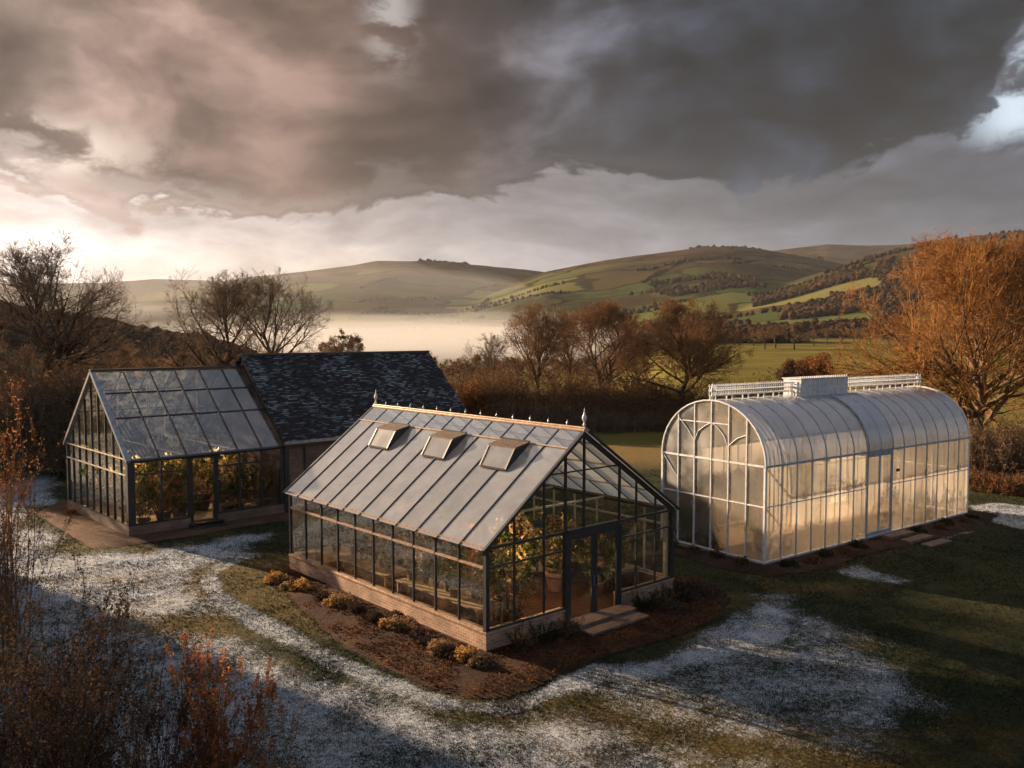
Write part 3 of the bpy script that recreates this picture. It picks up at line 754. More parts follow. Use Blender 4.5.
def children(rng, pts, rad, L, n, tmin, amin, amax, lr, rr, r_lo=0.0):
    N, S, _ = pts.shape
    t = rng.uniform(tmin, 1.0, (N, n)); t[:, 0] = 1.0
    f = t * (S - 1); i = np.minimum(f.astype(int), S - 2); fr = (f - i)[..., None]
    ar = np.arange(N)[:, None]
    p = pts[ar, i] * (1 - fr) + pts[ar, i + 1] * fr
    d = pts[ar, i + 1] - pts[ar, i]; d /= np.linalg.norm(d, axis=2)[..., None] + 1e-9
    r = rad[ar, i] * (1 - fr[..., 0]) + rad[ar, i + 1] * fr[..., 0]
    u = rng.normal(size=d.shape); u -= (u * d).sum(2)[..., None] * d; u /= np.linalg.norm(u, axis=2)[..., None] + 1e-9
    an = np.radians(rng.uniform(amin, amax, t.shape)); an[:, 0] *= 0.35
    nd = d * np.cos(an)[..., None] + u * np.sin(an)[..., None]
    nl = (L[:, None] * lr * (1.15 - 0.45 * t) * rng.uniform(0.7, 1.25, t.shape))
    nr = np.maximum(r * rr, r_lo)
    return p.reshape(-1, 3), nd.reshape(-1, 3), nl.ravel(), nr.ravel()

def grow(rng, H, R, fork=0.25, limbs=9, tiers=(6, 6, 5, 4), trunk_r=0.35, rmin=0.010, wob=0.10, elev=(18, 80), trop=0.008, stems=1):
    """returns wood (trunk+limbs) and twig meshes"""
    wood = []; twigs = []
    tp = []; tr = []
    hf = H * fork
    for s in range(stems):
        ox = rng.normal(0, 0.35, 2) if stems > 1 else np.zeros(2)
        top = H * 0.72
        P = np.array([[ox[0] + rng.normal(0, .1) * k + ox[0] * k * .5, ox[1] + rng.normal(0, .1) * k + ox[1] * k * .5, top * k / 6.0 - 0.25 * (k == 0)] for k in range(7)])
        rr = trunk_r / math.sqrt(stems) * np.array([1.35, 0.95, 0.82, 0.66, 0.48, 0.32, 0.2])
        tp.append(P); tr.append(rr)
    tp = np.array(tp); tr = np.array(tr)
    wood.append(tubes(tp, tr, 8))
    # limbs from the trunk towards the rounded outline
    N = limbs * stems
    zi = rng.uniform(fork, 0.70, N); zi[0] = 0.70
    st = np.repeat(np.arange(stems), limbs)
    f = zi / 0.72 * 6; f = np.minimum(f, 5.98); i = f.astype(int); fr = (f - i)[:, None]
    p0 = tp[st, i] * (1 - fr) + tp[st, i + 1] * fr; r0 = (tr[st, i] * (1 - fr[:, 0]) + tr[st, i + 1] * fr[:, 0]) * 0.62
    az = np.arange(N) * 2.399 + rng.uniform(-.4, .4, N)
    el = np.radians(elev[0] + (elev[1] - elev[0]) * (zi - fork) / (0.70 - fork + 1e-6) + rng.uniform(-8, 8, N))
    tx = R * np.cos(el) * np.cos(az); ty = R * np.cos(el) * np.sin(az)
    zc = H * (0.42 + fork * 0.35); tz = zc + (H - zc) * np.sin(el)
    T = np.stack([tx, ty, tz], 1) * 0.84
    d = T - p0; L = np.linalg.norm(d, axis=1) * 0.92; d /= np.linalg.norm(d, axis=1)[:, None]
    d[:, 2] -= 0.12; 
    pts = polyline(rng, p0, d, L, 8, wob * 0.8, trop)
    rad = r0[:, None] * np.linspace(1, 0.28, 8)[None] ** 0.9
    wood.append(tubes(pts, rad, 5))
    lens = [0.55, 0.62, 0.66, 0.66, 0.62]
    for lv, n in enumerate(tiers):
        p, dd, nl, nr = children(rng, pts, rad, L, n, 0.12, 18, 56, lens[lv], 0.62, rmin)
        S = 6 if lv == 0 else 5 if lv == 1 else 4 if lv == 2 else 3
        # keep inside a soft ellipsoid
        pts = polyline(rng, p, dd, nl, S, wob * 1.1, trop)
        rad = nr[:, None] * np.linspace(1, 0.5, S)[None]
        rad = np.maximum(rad, rmin * 0.7); L = nl
        (wood if lv == 0 else twigs).append(tubes(pts, rad, 3))
        last = pts
    cc = np.array([0, 0, H * .5]); sc3 = np.array([R, R, H * .5])
    def clampv(v):
        q = (v - cc) / sc3; r = np.linalg.norm(q, axis=-1, keepdims=True) + 1e-9
        r2 = np.where(r > .85, .85 + .3 * np.tanh((r - .85) / .36), r)
        up = v[..., 2:3] > H * .34
        return np.where(up, cc + q / r * r2 * sc3, v)
    twigs = [(clampv(v), q) for v, q in twigs]; wood = wood[:1] + [(clampv(v), q) for v, q in wood[1:]]; last = clampv(last)
    return cat(wood), cat(twigs), last

def tree(px=None, d=None, pos=None, H=10, R=4, seed=0, label='', twig=None, bark=None, leaves=0, leafmat=None, leafsize=0.09, name='bare_tree', group=None, **kw):
    rng = np.random.default_rng(seed)
    if pos is None: pos = ((px - 512) / F * d, d)
    z = float(height(np.array(pos[0]), np.array(pos[1])))
    wood, tw, last = grow(rng, H, R, **kw)
    e = empty(name, (pos[0], pos[1], z), rng.uniform(0, 6.28), label, 'tree', group)
    link('trunk', npmesh('trunk', wood[0], wood[1], True), bark or BARK, e)
    link('crown', npmesh('crown', tw[0], tw[1]), twig or TWIG, e)
    if leaves:
        tips = last[:, 1:].reshape(-1, 3)
        C = tips[rng.integers(0, len(tips), leaves)] + rng.normal(0, 0.12, (leaves, 3))
        v, q = leaf_cloud(rng, C, leafsize)
        link('leaves', npmesh('leaves', v, q), leafmat or LRUST, e)
    return e

def shrub_mesh(rng, H, R, stems=26, tiers=(5, 4), leaves=2500, leafsize=0.03, rad0=0.014, upright=0.5, rmin=0.004, droop=0.0):
    az = rng.uniform(0, 2 * np.pi, stems); s = np.sqrt(rng.random(stems))
    p0 = np.stack([np.cos(az) * s * R * 0.35, np.sin(az) * s * R * 0.35, np.full(stems, -0.05)], 1)
    out = np.stack([np.cos(az) * s, np.sin(az) * s, np.full(stems, 0.0)], 1)
    d = out * (R / H) * 0.85 + np.array([0, 0, 1.0]) ; d /= np.linalg.norm(d, axis=1)[:, None]
    L = H * rng.uniform(0.6, 1.08, stems)
    pts = polyline(rng, p0, d, L, 7, 0.06, -droop); rad = rad0 * np.linspace(1, 0.35, 7)[None] * rng.uniform(.7, 1.3, stems)[:, None]
    parts = [tubes(pts, rad, 4)]; last = pts
    for lv, n in enumerate(tiers):
        p, dd, nl, nr = children(rng, last, rad, L, n, 0.15, 12, 38, min(0.38, 0.75 * R / H + .12) if lv == 0 else 0.45, 0.6, rmin)
        dd[:, 2] += upright * 0.5; dd /= np.linalg.norm(dd, axis=1)[:, None]
        last = polyline(rng, p, dd, nl, 4, 0.1, 0.05); L = nl; rad = np.maximum(nr[:, None] * np.linspace(1, .5, 4)[None], rmin * .6)
        parts.append(tubes(last, rad, 3))
    tips = last[:, 1:].reshape(-1, 3)
    C = tips[rng.integers(0, len(tips), leaves)] + rng.normal(0, leafsize * 0.8, (leaves, 3))
    return cat(parts), leaf_cloud(rng, C, leafsize)

def shrub(pos, H, R, seed, label, stemmat, lmat, name='shrub', cat_='shrub', group=None, z=None, **kw):
    rng = np.random.default_rng(seed)
    (v, q), (lv, lq) = shrub_mesh(rng, H, R, **kw)
    if z is None: z = float(height(np.array(pos[0]), np.array(pos[1])))
    e = empty(name, (pos[0], pos[1], z), 0, label, cat_, group)
    link('stems', npmesh('stems', v, q), stemmat, e)
    link('leaves', npmesh('leaves', lv, lq), lmat, e)
    return e

def mound(pos, R, H, seed, label, lmat, name='bush', n=2600, size=0.05, z=None, cat_='bush', group=None, core=None):
    """rounded leafy bush: leaves on lumpy clumps through the volume + short stems"""
    rng = np.random.default_rng(seed)
    if z is None: z = float(height(np.array(pos[0]), np.array(pos[1])))
    k = 16
    th = rng.uniform(0, 2 * np.pi, k); ph = np.arccos(rng.uniform(0.05, 1, k)); rr = rng.uniform(0.45, 0.8, k)
    c = np.stack([np.sin(ph) * np.cos(th) * R * rr, np.sin(ph) * np.sin(th) * R * rr, np.cos(ph) * H * rr + 0.05 * H], 1)
    cr = rng.uniform(0.28, 0.45, k) * min(R, H)
    i = rng.integers(0, k, n); dv = rng.normal(size=(n, 3)); dv /= np.linalg.norm(dv, axis=1)[:, None]
    C = c[i] + dv * (cr[i] * rng.uniform(0.6, 1.05, n))[:, None]
    C[:, 2] = np.maximum(C[:, 2], 0.02)
    v, q = leaf_cloud(rng, C, size)
    e = empty(name, (pos[0], pos[1], z), 0, label, cat_, group)
    link('leaves', npmesh('leaves', v, q), lmat, e)
    m = 40
    az = rng.uniform(0, 2 * np.pi, m); dd = np.stack([np.cos(az) * .7, np.sin(az) * .7, np.ones(m)], 1); dd /= np.linalg.norm(dd, axis=1)[:, None]
    pts = polyline(rng, np.stack([np.cos(az) * R * .15, np.sin(az) * R * .15, np.zeros(m) - .03], 1), dd, np.full(m, 0.85 * (R + H) / 2), 5, .1, 0)
    vv, qq = tubes(pts, np.full((m, 5), max(0.006, size * 0.16)), 3)
    link('stems', npmesh('stems', vv, qq), core or BARK, e)
    return e

# ------------------------------------------------------------------ interior plants and benches
PROTO = {}
def copy_tree(o, parent=None):
    c = o.copy(); COL.objects.link(c); c.parent = parent
    for ch in list(o.children): copy_tree(ch, c)
    return c
def plant_proto(kind):
    rng = np.random.default_rng(hash(kind) % 1000 if False else {'gold': 1, 'green': 2, 'pink': 3, 'red': 4, 'cream': 5, 'palm': 6}[kind])
    e = empty('potted_plant')
    m = MB().lathe((0, 0, 0), [(0.11, 0), (0.15, 0.2), (0.155, 0.24), (0.17, 0.24), (0.17, 0.29), (0.14, 0.29), (0.13, 0.26)], 14)
    m.build('pot', TERRA, e)
    MB().lathe((0, 0, 0.25), [(0.135, 0), (0.13, 0.02), (0.02, 0.03)], 12).build('soil', DARKBED, e)
    (v, q), (lv, lq) = shrub_mesh(rng, 0.75, 0.45, stems=12, tiers=(4,), leaves=520, leafsize=0.036, rad0=0.008, upright=0.35)
    v[:, 2] += 0.27; lv[:, 2] += 0.27
    link('stems', npmesh('stems', v, q), LGREEN, e)
    link('foliage', npmesh('foliage', lv, lq), {'gold': LGOLDI, 'green': LGREEN, 'pink': LGREEN, 'red': LGREEN, 'cream': LGREEN, 'palm': LGREEN}[kind], e)
    if kind in ('pink', 'red', 'cream'):
        C = rng.normal(0, 1, (130, 3)); C /= np.linalg.norm(C, axis=1)[:, None]; C = C * [0.32, 0.32, 0.28] + [0, 0, 0.82]
        bv, bq = leaf_cloud(rng, C, 0.05)
        link('blossom', npmesh('blossom', bv, bq), {'pink': LPINK, 'red': LRED, 'cream': LCREAM}[kind], e)
    return e
def plant(kind, loc, s, rz, label, group):
    if kind not in PROTO:
        PROTO[kind] = plant_proto(kind); e = PROTO[kind]
    else: e = copy_tree(PROTO[kind])
    e.location = loc; e.scale = (s, s, s); e.rotation_euler = (0, 0, rz)
    tag(e, label, 'plant', group)
    return e
def bench(o, a, x0, y0, x1, y1, z0, h, label, group):
    e = empty('potting_bench', W(o, a, x0, y0, z0), a, label, 'bench', group)
    w = x1 - x0; l = y1 - y0
    m = MB()
    if l > w:
        k = int(w / 0.12)
        for i in range(k): m.box((i * w / k + .008, 0, h - .04), ((i + 1) * w / k - .008, l, h))
    else:
        k = int(l / 0.12)
        for i in range(k): m.box((0, i * l / k + .008, h - .04), (w, (i + 1) * l / k - .008, h))
    m.build('tabletop', BENCH, e)
    for cx in (0.06, w - .06):
        for cyy in (0.06, l - .06): MB().box((cx - .03, cyy - .03, 0), (cx + .03, cyy + .03, h - .041)).build('leg', BENCH, e)
    f = MB().box((0.03, 0.03, h - .1), (w - .03, .05, h - .042)).box((0.03, l - .05, h - .1), (w - .03, l - .03, h - .042)); f.build('apron', BENCH, e)
    return e

# ------------------------------------------------------------------ finial
def finial(x, y, z, s, parent, m=WHITE):
    MB().lathe((x, y, z), [(0.03 * s, -0.05 * s), (0.03 * s, .05 * s), (.07 * s, .08 * s), (.03 * s, .12 * s), (.025 * s, .2 * s), (.075 * s, .28 * s), (.085 * s, .34 * s), (.04 * s, .44 * s), (.015 * s, .55 * s), (.003, .68 * s)], 10).build('finial', m, parent, smooth=True)

def lamp_mat():
    m, t = mat('warm_bulb'); t.out(t.shader('ShaderNodeEmission', Color=(1.0, 0.62, 0.30), Strength=LAMP)); return m
LAMP = 650.0
BULB = lamp_mat()
def pendant(o, a, x, y, z, drop, label, group):
    e = empty('pendant_lamp', W(o, a, x, y, z), a, label, 'lamp', group)
    MB().tube([(0, 0, .1), (0, 0, drop)], .008, 6).build('cord', DARK, e)
    MB().lathe((0, 0, 0), [(.20, -.16), (.17, -.03), (.1, .05), (.03, .09), (.025, .13)], 14, False).build('lamp_shade', DARK, e)
    MB().lathe((0, 0, -.06), [(.01, -.055), (.045, -.04), (.06, .0), (.045, .04), (.02, .06)], 12).build('bulb', BULB, e, smooth=True)

# ------------------------------------------------------------------ MIDDLE GREENHOUSE
def middle_house():
    o, a = MB_O, MB_A
    hb, he, hr, tr = 0.562, 2.834, 5.636, 2.31
    XR = 3.70                                   # ridge position across the gable
    e = empty('greenhouse', o, a, 'dark framed greenhouse with pale ribbed roof on a low brick wall', 'greenhouse')
    # brick base, leaving the doorway open
    D0, D1 = 2.98, 5.28
    b = MB()
    b.box((0, 0, -0.1), (D0, 0.24, hb)).box((D1, 0, -0.1), (MW, 0.24, hb))
    b.box((0, 0.24, -0.1), (0.24, ML, hb)).box((MW - .24, 0.24, -0.1), (MW, ML, hb)).box((0.24, ML - .24, -0.1), (MW - .24, ML, hb))
    b.build('brick_base', BRICK, e)
    s = MB(); s.box((-.03, -.03, hb), (D0, .26, hb + .05)).box((D1, -.03, hb), (MW + .03, .26, hb + .05)).box((-.03, .26, hb), (.26, ML + .03, hb + .05)).box((MW - .26, .26, hb), (MW + .03, ML + .03, hb + .05)).box((.26, ML - .26, hb), (MW - .26, ML + .03, hb + .05))
    s.build('sill', COPPER, e)
    zb = hb + .05
    fl = MB().box((.24, .24, -.05), (MW - .24, ML - .24, 0.06)); fl.build('floor', PAVE, e)
    def rz(x):                                  # rafter height at x
        return he + (hr - he) * (x / XR if x < XR else (MW - x) / (MW - XR))
    fr = MB()
    c = 0.06
    for (x, y) in ((c, c), (MW - c, c), (c, ML - c), (MW - c, ML - c)):
        fr.box((x - c, y - c, zb), (x + c, y + c, he))
    for y in (c, ML - c):
        fr.beam((0, y, he - .0), (XR, y, hr - .02), .12, .13); fr.beam((MW, y, he), (XR, y, hr - .02), .12, .13)
    fr.box((.0, .0, zb), (D0, .07, zb + .06)); fr.box((D1, 0, zb), (MW, .07, zb + .06))
    fr.box((0.0, .12, he - .06), (.1, ML - .12, he + .02)); fr.box((MW - .1, .12, he - .06), (MW, ML - .12, he + .02))
    for y0 in (0.0, ML - .09):
        fr.box((.12, y0 + .005, he - .035), (MW - .12, y0 + .085, he + .035))
    fr.build('frame', DARK, e)
    # gable posts and glass
    gx = [0.06, 1.02, 2.12, D0, (D0 + D1) / 2 - .45, D1, 6.07, 7.0, MW - .06]
    posts = [1.03, 2.14, 6.06, 6.98]
    for y in (0.04, ML - .04):
        for x in posts + ([2.98, 5.28] if y > 1 else []):
            MB().box((x - .022, y - .03, zb), (x + .022, y + .03, rz(x) - .07)).build('mullion', DARK, e)
        for x in (2.98, 5.28) if y < 1 else ():
            MB().box((x - .03, y - .035, he + .03), (x + .03, y + .035, rz(x) - .07)).build('mullion', DARK, e)
        MB().box((XR + .04 - .028, y - .034, he + .04), (XR + .04 + .028, y + .034, hr - .1)).build('mullion', DARK, e)
        t = MB()
        for x0, x1 in ((.12, 1.008), (1.052, 2.118), (2.162, 2.95), (5.31, 6.038), (6.082, 6.958), (7.002, MW - .12)):
            MB().box((x0, y - .028, tr - .022), (x1, y + .028, tr + .022)).build('transom', DARK, e)
        zc = 4.55
        xa = (zc - he) / (hr - he) * XR + .1; xb = MW - (zc - he) / (hr - he) * (MW - XR) - .1
        MB().box((xa, y - .02, zc - .02), (XR, y + .02, zc + .02)).box((XR + .09, y - .02, zc - .02), (xb, y + .02, zc + .02)).build('collar', DARK, e)
        xs = [0.1, 1.03, 2.14, 2.98, XR + .04, 5.28, 6.06, 6.98, MW - .1]
        for x0, x1 in zip(xs[:-1], xs[1:]):
            lower = zb + .02
            if y < 1 and x0 >= 2.9 and x1 <= 5.3: lower = he
            g = MB(); g.poly([(x0, y, lower), (x1, y, lower), (x1, y, rz(x1) - .02), (x0, y, rz(x0) - .02)]); g.build('glass_pane', GLASS_G, e)
    # long sides
    n = 10; st = (ML - .24) / n
    for side, x in ((0, 0.04), (1, MW - .04)):
        for i in range(n):
            y0 = .12 + st * i; y1 = y0 + st
            g = MB(); g.poly([(x, y0, zb), (x, y1, zb), (x, y1, he), (x, y0, he)]); g.build('glass_pane', GLASS, e)
            if i: MB().box((x - .035, y0 - .022, zb), (x + .035, y0 + .022, he - .061)).build('mullion', DARK if side == 0 else CREAM, e)
        t = MB()
        for i in range(n): MB().box((x - .042, .12 + st * i + .023, tr - .03), (x + .03, .12 + st * (i + 1) - .023, tr + .03)).build('transom', COPPER if side == 0 else CREAM, e)
        MB().box((x - .05, .12, zb + .001), (x + .03, ML - .12, zb + .045)).build('bottom_rail', COPPER, e)
    MB().box((MW - .24, .14, zb), (MW - .13, .25, he)).box((MW - .24, ML - .25, zb), (MW - .13, ML - .14, he)).build('inner_post', CREAM, e)
    # gutters
    MB().box((-.1, -.06, he + .0), (-.012, ML + .06, he + .075)).build('gutter', COPPER, e)
    MB().box((MW + .012, -.06, he + .0), (MW + .1, ML + .06, he + .075)).build('gutter', COPPER, e)
    # roof strips
    nr = 11; sr = (ML + .16) / nr
    off = 0.085
    def L_(t, y, h=off):      # point on the left slope, t 0 eave .. 1 ridge
        nx, nz = -(hr - he), XR; q = math.hypot(nx, nz); nx /= q; nz /= q
        x = -.10 + (XR + .10) * t; z = he + .0 + (hr - he) * (x / XR)
        return (x + nx * h * (1), y, z + nz * h)
    def R2(t, y, h=off):
        W2 = MW - XR; nx, nz = (hr - he), W2; q = math.hypot(nx, nz); nx /= q; nz /= q
        x = MW + .10 - (W2 + .10) * t; z = he + (hr - he) * ((MW - x) / W2)
        return (x + nx * h, y, z + nz * h)
    tv = 0.835
    for i in range(nr):
        y0 = -.08 + sr * i; y1 = y0 + sr
        for fn, mm in ((L_, MILKY), (R2, MILKY2)):
            lo = MB(); lo.poly([fn(0, y0), fn(0, y1), fn(tv, y1), fn(tv, y0)]) if fn is R2 else lo.poly([fn(0, y1), fn(0, y0), fn(tv, y0), fn(tv, y1)])
            lo.build('roof_pane', mm, e)
            up = MB(); up.poly([fn(tv, y0, off + .012), fn(tv, y1, off + .012), fn(.99, y1, off + .012), fn(.99, y0, off + .012)]) if fn is R2 else up.poly([fn(tv, y1, off + .012), fn(tv, y0, off + .012), fn(.99, y0, off + .012), fn(.99, y1, off + .012)])
            up.build('roof_pane', ROOFGLASS if fn is L_ else mm, e)
    for i in range(nr + 1):
        y = -.08 + sr * i
        for fn in (L_, R2):
            nrm = Vector(fn(0.3, 0, 1)) - Vector(fn(0.3, 0, 0))
            w = .035 if 0 < i < nr else .09
            MB().beam(fn(0, y, off + .004), fn(.985, y, off + .004), w, .055, nrm).build('glazing_bar', DARK, e)
    for fn in (L_, R2):
        nrm = Vector(fn(0.3, 0, 1)) - Vector(fn(0.3, 0, 0))
        MB().beam(fn(tv, -.02, off + .02), fn(tv, ML + .02, off + .02), .05, .03, nrm).build('purlin', COPPER if fn is L_ else DARK, e)
    # purlins and trusses inside
    for t in (.3, .6):
        for fn in (L_, R2):
            MB().beam(fn(t, .15, -.03), fn(t, ML - .15, -.03), .05, .05).build('purlin', CREAM, e)
    for y in (ML * .27, ML * .5, ML * .75):
        tm = MB(); tm.beam((.1, y, he + .02), (MW - .1, y, he + .02), .05, .06)
        tm.beam((XR, y, he + .05), (XR, y, hr - .15), .04, .04)
        tm.beam((XR, y, he + .05), (XR * .5, y, he + (hr - he) * .5 - .1), .035, .035); tm.beam((XR, y, he + .05), (MW - (MW - XR) * .5, y, he + (hr - he) * .5 - .1), .035, .035)
        tm.build('truss', CREAM, e)
    # ridge
    MB().box((XR - .11, -.1, hr + .05), (XR + .11, ML + .1, hr + .11)).beam((XR - .02, -.1, hr + .14), (XR - .02, ML + .1, hr + .14), .1, .06).build('ridge_cap', COPPER, e, bevel=.01)
    for i in range(13):
        y = .7 + i * (ML - 1.4) / 12
        MB().lathe((XR, y, hr + .15), [(.02, 0), (.02, .05), (.035, .08), (.012, .13), (.004, .2)], 8).build('ridge_spike', LEADEN, e)
    finial(XR, .0, hr + .16, .85, e, WHITE); finial(XR, ML, hr + .16, .85, e, WHITE)
    # roof vents: raised hatches below the top row on the left slope
    for yc in (8.35, 5.15, 2.15):
        ya, yb = yc - .62, yc + .62
        v = empty('roof_vent'); v.parent = e
        t1, t0 = tv - .01, tv - .25
        top_in = Vector(L_(t1, 0, off + .05)); 
        out = Vector(L_(tv - .155, 0, off + .05)); out.z = top_in.z - .12
        low = Vector(L_(t0, 0, off + .045))
        def q(p, y, dz=0): return (p.x, y, p.z + dz)
        lid = MB()
        lid.v += [q(top_in, ya), q(top_in, yb), q(out, yb), q(out, ya), q(top_in, ya, .05), q(top_in, yb, .05), q(out, yb, .05), q(out, ya, .05)]
        lid.f += [(0, 1, 2, 3), (7, 6, 5, 4), (0, 4, 5, 1), (1, 5, 6, 2), (2, 6, 7, 3), (3, 7, 4, 0)]
        lid.build('lid', COPPER2, v)
        fa = MB(); fa.poly([q(out, ya + .06, .0), q(out, yb - .06, .0), q(low, yb - .06), q(low, ya + .06)]); fa.build('glass_pane', MILKY, v)
        rim = MB()
        for y in (ya + .04, yb - .04): rim.beam(q(out, y), q(low, y), .06, .05)
        rim.beam(q(low, ya + .07), q(low, yb - .07), .05, .05)
        rim.build('rim', DARK, v)
        sdm = MB()
        ti = Vector(L_(t1, 0, off + .01)); lo2 = Vector(L_(t0, 0, off + .01)); om = Vector((out.x, 0, out.z - .02))
        for y in (ya + .03, yb - .03): sdm.poly([q(top_in, y, -.005), q(om, y), q(low, y, -.02), (lo2.x, y, lo2.z), (ti.x, y, ti.z)])
        sdm.build('side_panel', DARK, v)
        MB().beam(q(top_in, ya, .06), q(top_in, yb, .06), .06, .05).build('hinge', DARK, v)
    # doors
    dz = 2.70
    df = MB(); df.box((D0 - .05, -.035, .0), (D0 + .06, .11, he - .036)).box((D1 - .06, -.035, .0), (D1 + .05, .11, he - .036))
    df.box((D0 + .06, -.034, dz), (D1 - .06, .11, he + .05)); df.box((D0 + .06, -.03, .06), (D1 - .06, .11, .10))
    df.build('door_frame', DARK, e)
    mid = (D0 + D1) / 2 + .02
    for x0, x1, hx in ((D0 + .065, mid - .004, mid - .08), (mid + .004, D1 - .065, mid + .08)):
        d = MB(); w = .115
        d.box((x0, -.02, .11), (x0 + w, .035, dz - .01)).box((x1 - w, -.02, .11), (x1, .035, dz - .01)).box((x0 + w, -.02, .11), (x1 - w, .035, .27)).box((x0 + w, -.02, dz - .12), (x1 - w, .035, dz - .01))
        do = d.build('door', DARK, e)
        MB().poly([(x0 + w - .01, .01, .26), (x1 - w + .01, .01, .26), (x1 - w + .01, .01, dz - .11), (x0 + w - .01, .01, dz - .11)]).build('glass_pane', GLASS_G, do)
        MB().tube([(hx, -.025, 1.1), (hx, -.075, 1.1), (hx, -.075, 1.4), (hx, -.025, 1.4)], .012, 8).build('handle', LEADEN, do)
    # steps
    s = empty('wooden_steps', W(o, a, D0 - .12, -1.55), a, 'worn timber steps in front of the middle greenhouse door', 'steps')
    ww = D1 - D0 + .2
    for k, (y0, y1, z1) in enumerate(((0.92, 1.5, .30), (.42, .98, .20), (0.0, .47, .10))):
        z1 -= .0
        m = MB(); nb = 4
        for j in range(nb):
            m.box((0.04 * k, y0 + (y1 - y0) * j / nb + .004, z1 - .05), (ww - .03 * k, y0 + (y1 - y0) * (j + 1) / nb - .004, z1))
        m.box((.06, y0 + .03, -.05), (ww - .12, y1 - .03, z1 - .052))
        m.build('step', WOOD, s)
    # benches and plants inside
    rnd = random.Random(5)
    for bi, (x0, y0, x1, y1) in enumerate(((.5, 1.0, 1.5, 5.0), (.5, 5.6, 1.5, 10.2), (6.4, 1.0, 7.4, 5.0), (6.4, 5.6, 7.4, 10.2))):
        wh = ('left' if x0 < 3 else 'right'); dp = 'near' if y0 < 3 else 'far'
        bench(o, a, x0, y0, x1, y1, .06, .8, f'slatted timber bench against the {wh} glass wall of the middle greenhouse, {dp} end', 'benches in the middle greenhouse')
        kinds = ['gold', 'cream', 'green', 'pink', 'gold', 'red', 'green']
        cn = {'gold': 'golden leaved', 'cream': 'cream flowering', 'green': 'green leafy', 'pink': 'pink flowering', 'red': 'red flowering'}
        for k in range(7):
            y = y0 + .3 + k * (y1 - y0 - .6) / 6
            kd = kinds[(k * 3 + bi * 2) % 7]
            plant(kd, W(o, a, (x0 + x1) / 2 + rnd.uniform(-.2, .2), y, .86), rnd.uniform(.7, 1.15), rnd.uniform(0, 6), f'{cn[kd]} pot plant {k+1} from the door end, {dp} {wh} bench, middle greenhouse', 'pot plants on the greenhouse benches')
    for k, (x, y, kd, s_) in enumerate(sorted(((2.4, 2.0, 'cream', 2.0), (5.3, 2.8, 'gold', 2.2), (3.4, 5.2, 'pink', 1.9), (2.6, 7.6, 'gold', 2.3), (4.9, 7.0, 'green', 2.4), (3.7, 9.5, 'gold', 2.6), (5.6, 5.0, 'red', 1.6), (1.9, 3.2, 'green', 2.0), (4.6, 4.2, 'cream', 2.2), (6.0, 1.6, 'green', 1.5), (1.9, 5.6, 'gold', 2.0), (5.0, 9.2, 'cream', 2.4), (2.4, 9.6, 'green', 2.2), (3.6, 3.4, 'green', 1.5), (5.7, 6.9, 'gold', 2.0), (2.0, 1.1, 'gold', 1.5), (5.9, 8.6, 'green', 2.1), (3.3, 6.7, 'red', 1.6), (6.1, 3.8, 'gold', 1.6)), key=lambda q: q[1])):
        adj = {'cream': 'cream flowering', 'gold': 'golden', 'pink': 'pink flowering', 'green': 'green', 'red': 'red flowering'}[kd]
        plant(kd, W(o, a, x, y, .06), s_, rnd.uniform(0, 6), f'large {adj} floor plant {k+1} back from the doors of the middle greenhouse', 'large floor plants in the middle greenhouse')
middle_house()
for k, y in enumerate((1.9, 4.3, 6.9, 9.4)):
    pendant(MB_O, MB_A, 3.7, y, 2.75, 5.3 - 2.75, f'warm pendant lamp under the ridge of the middle greenhouse, {["nearest the doors", "second from the doors", "third from the doors", "farthest from the doors"][k]}', 'pendant lamps in the middle greenhouse')

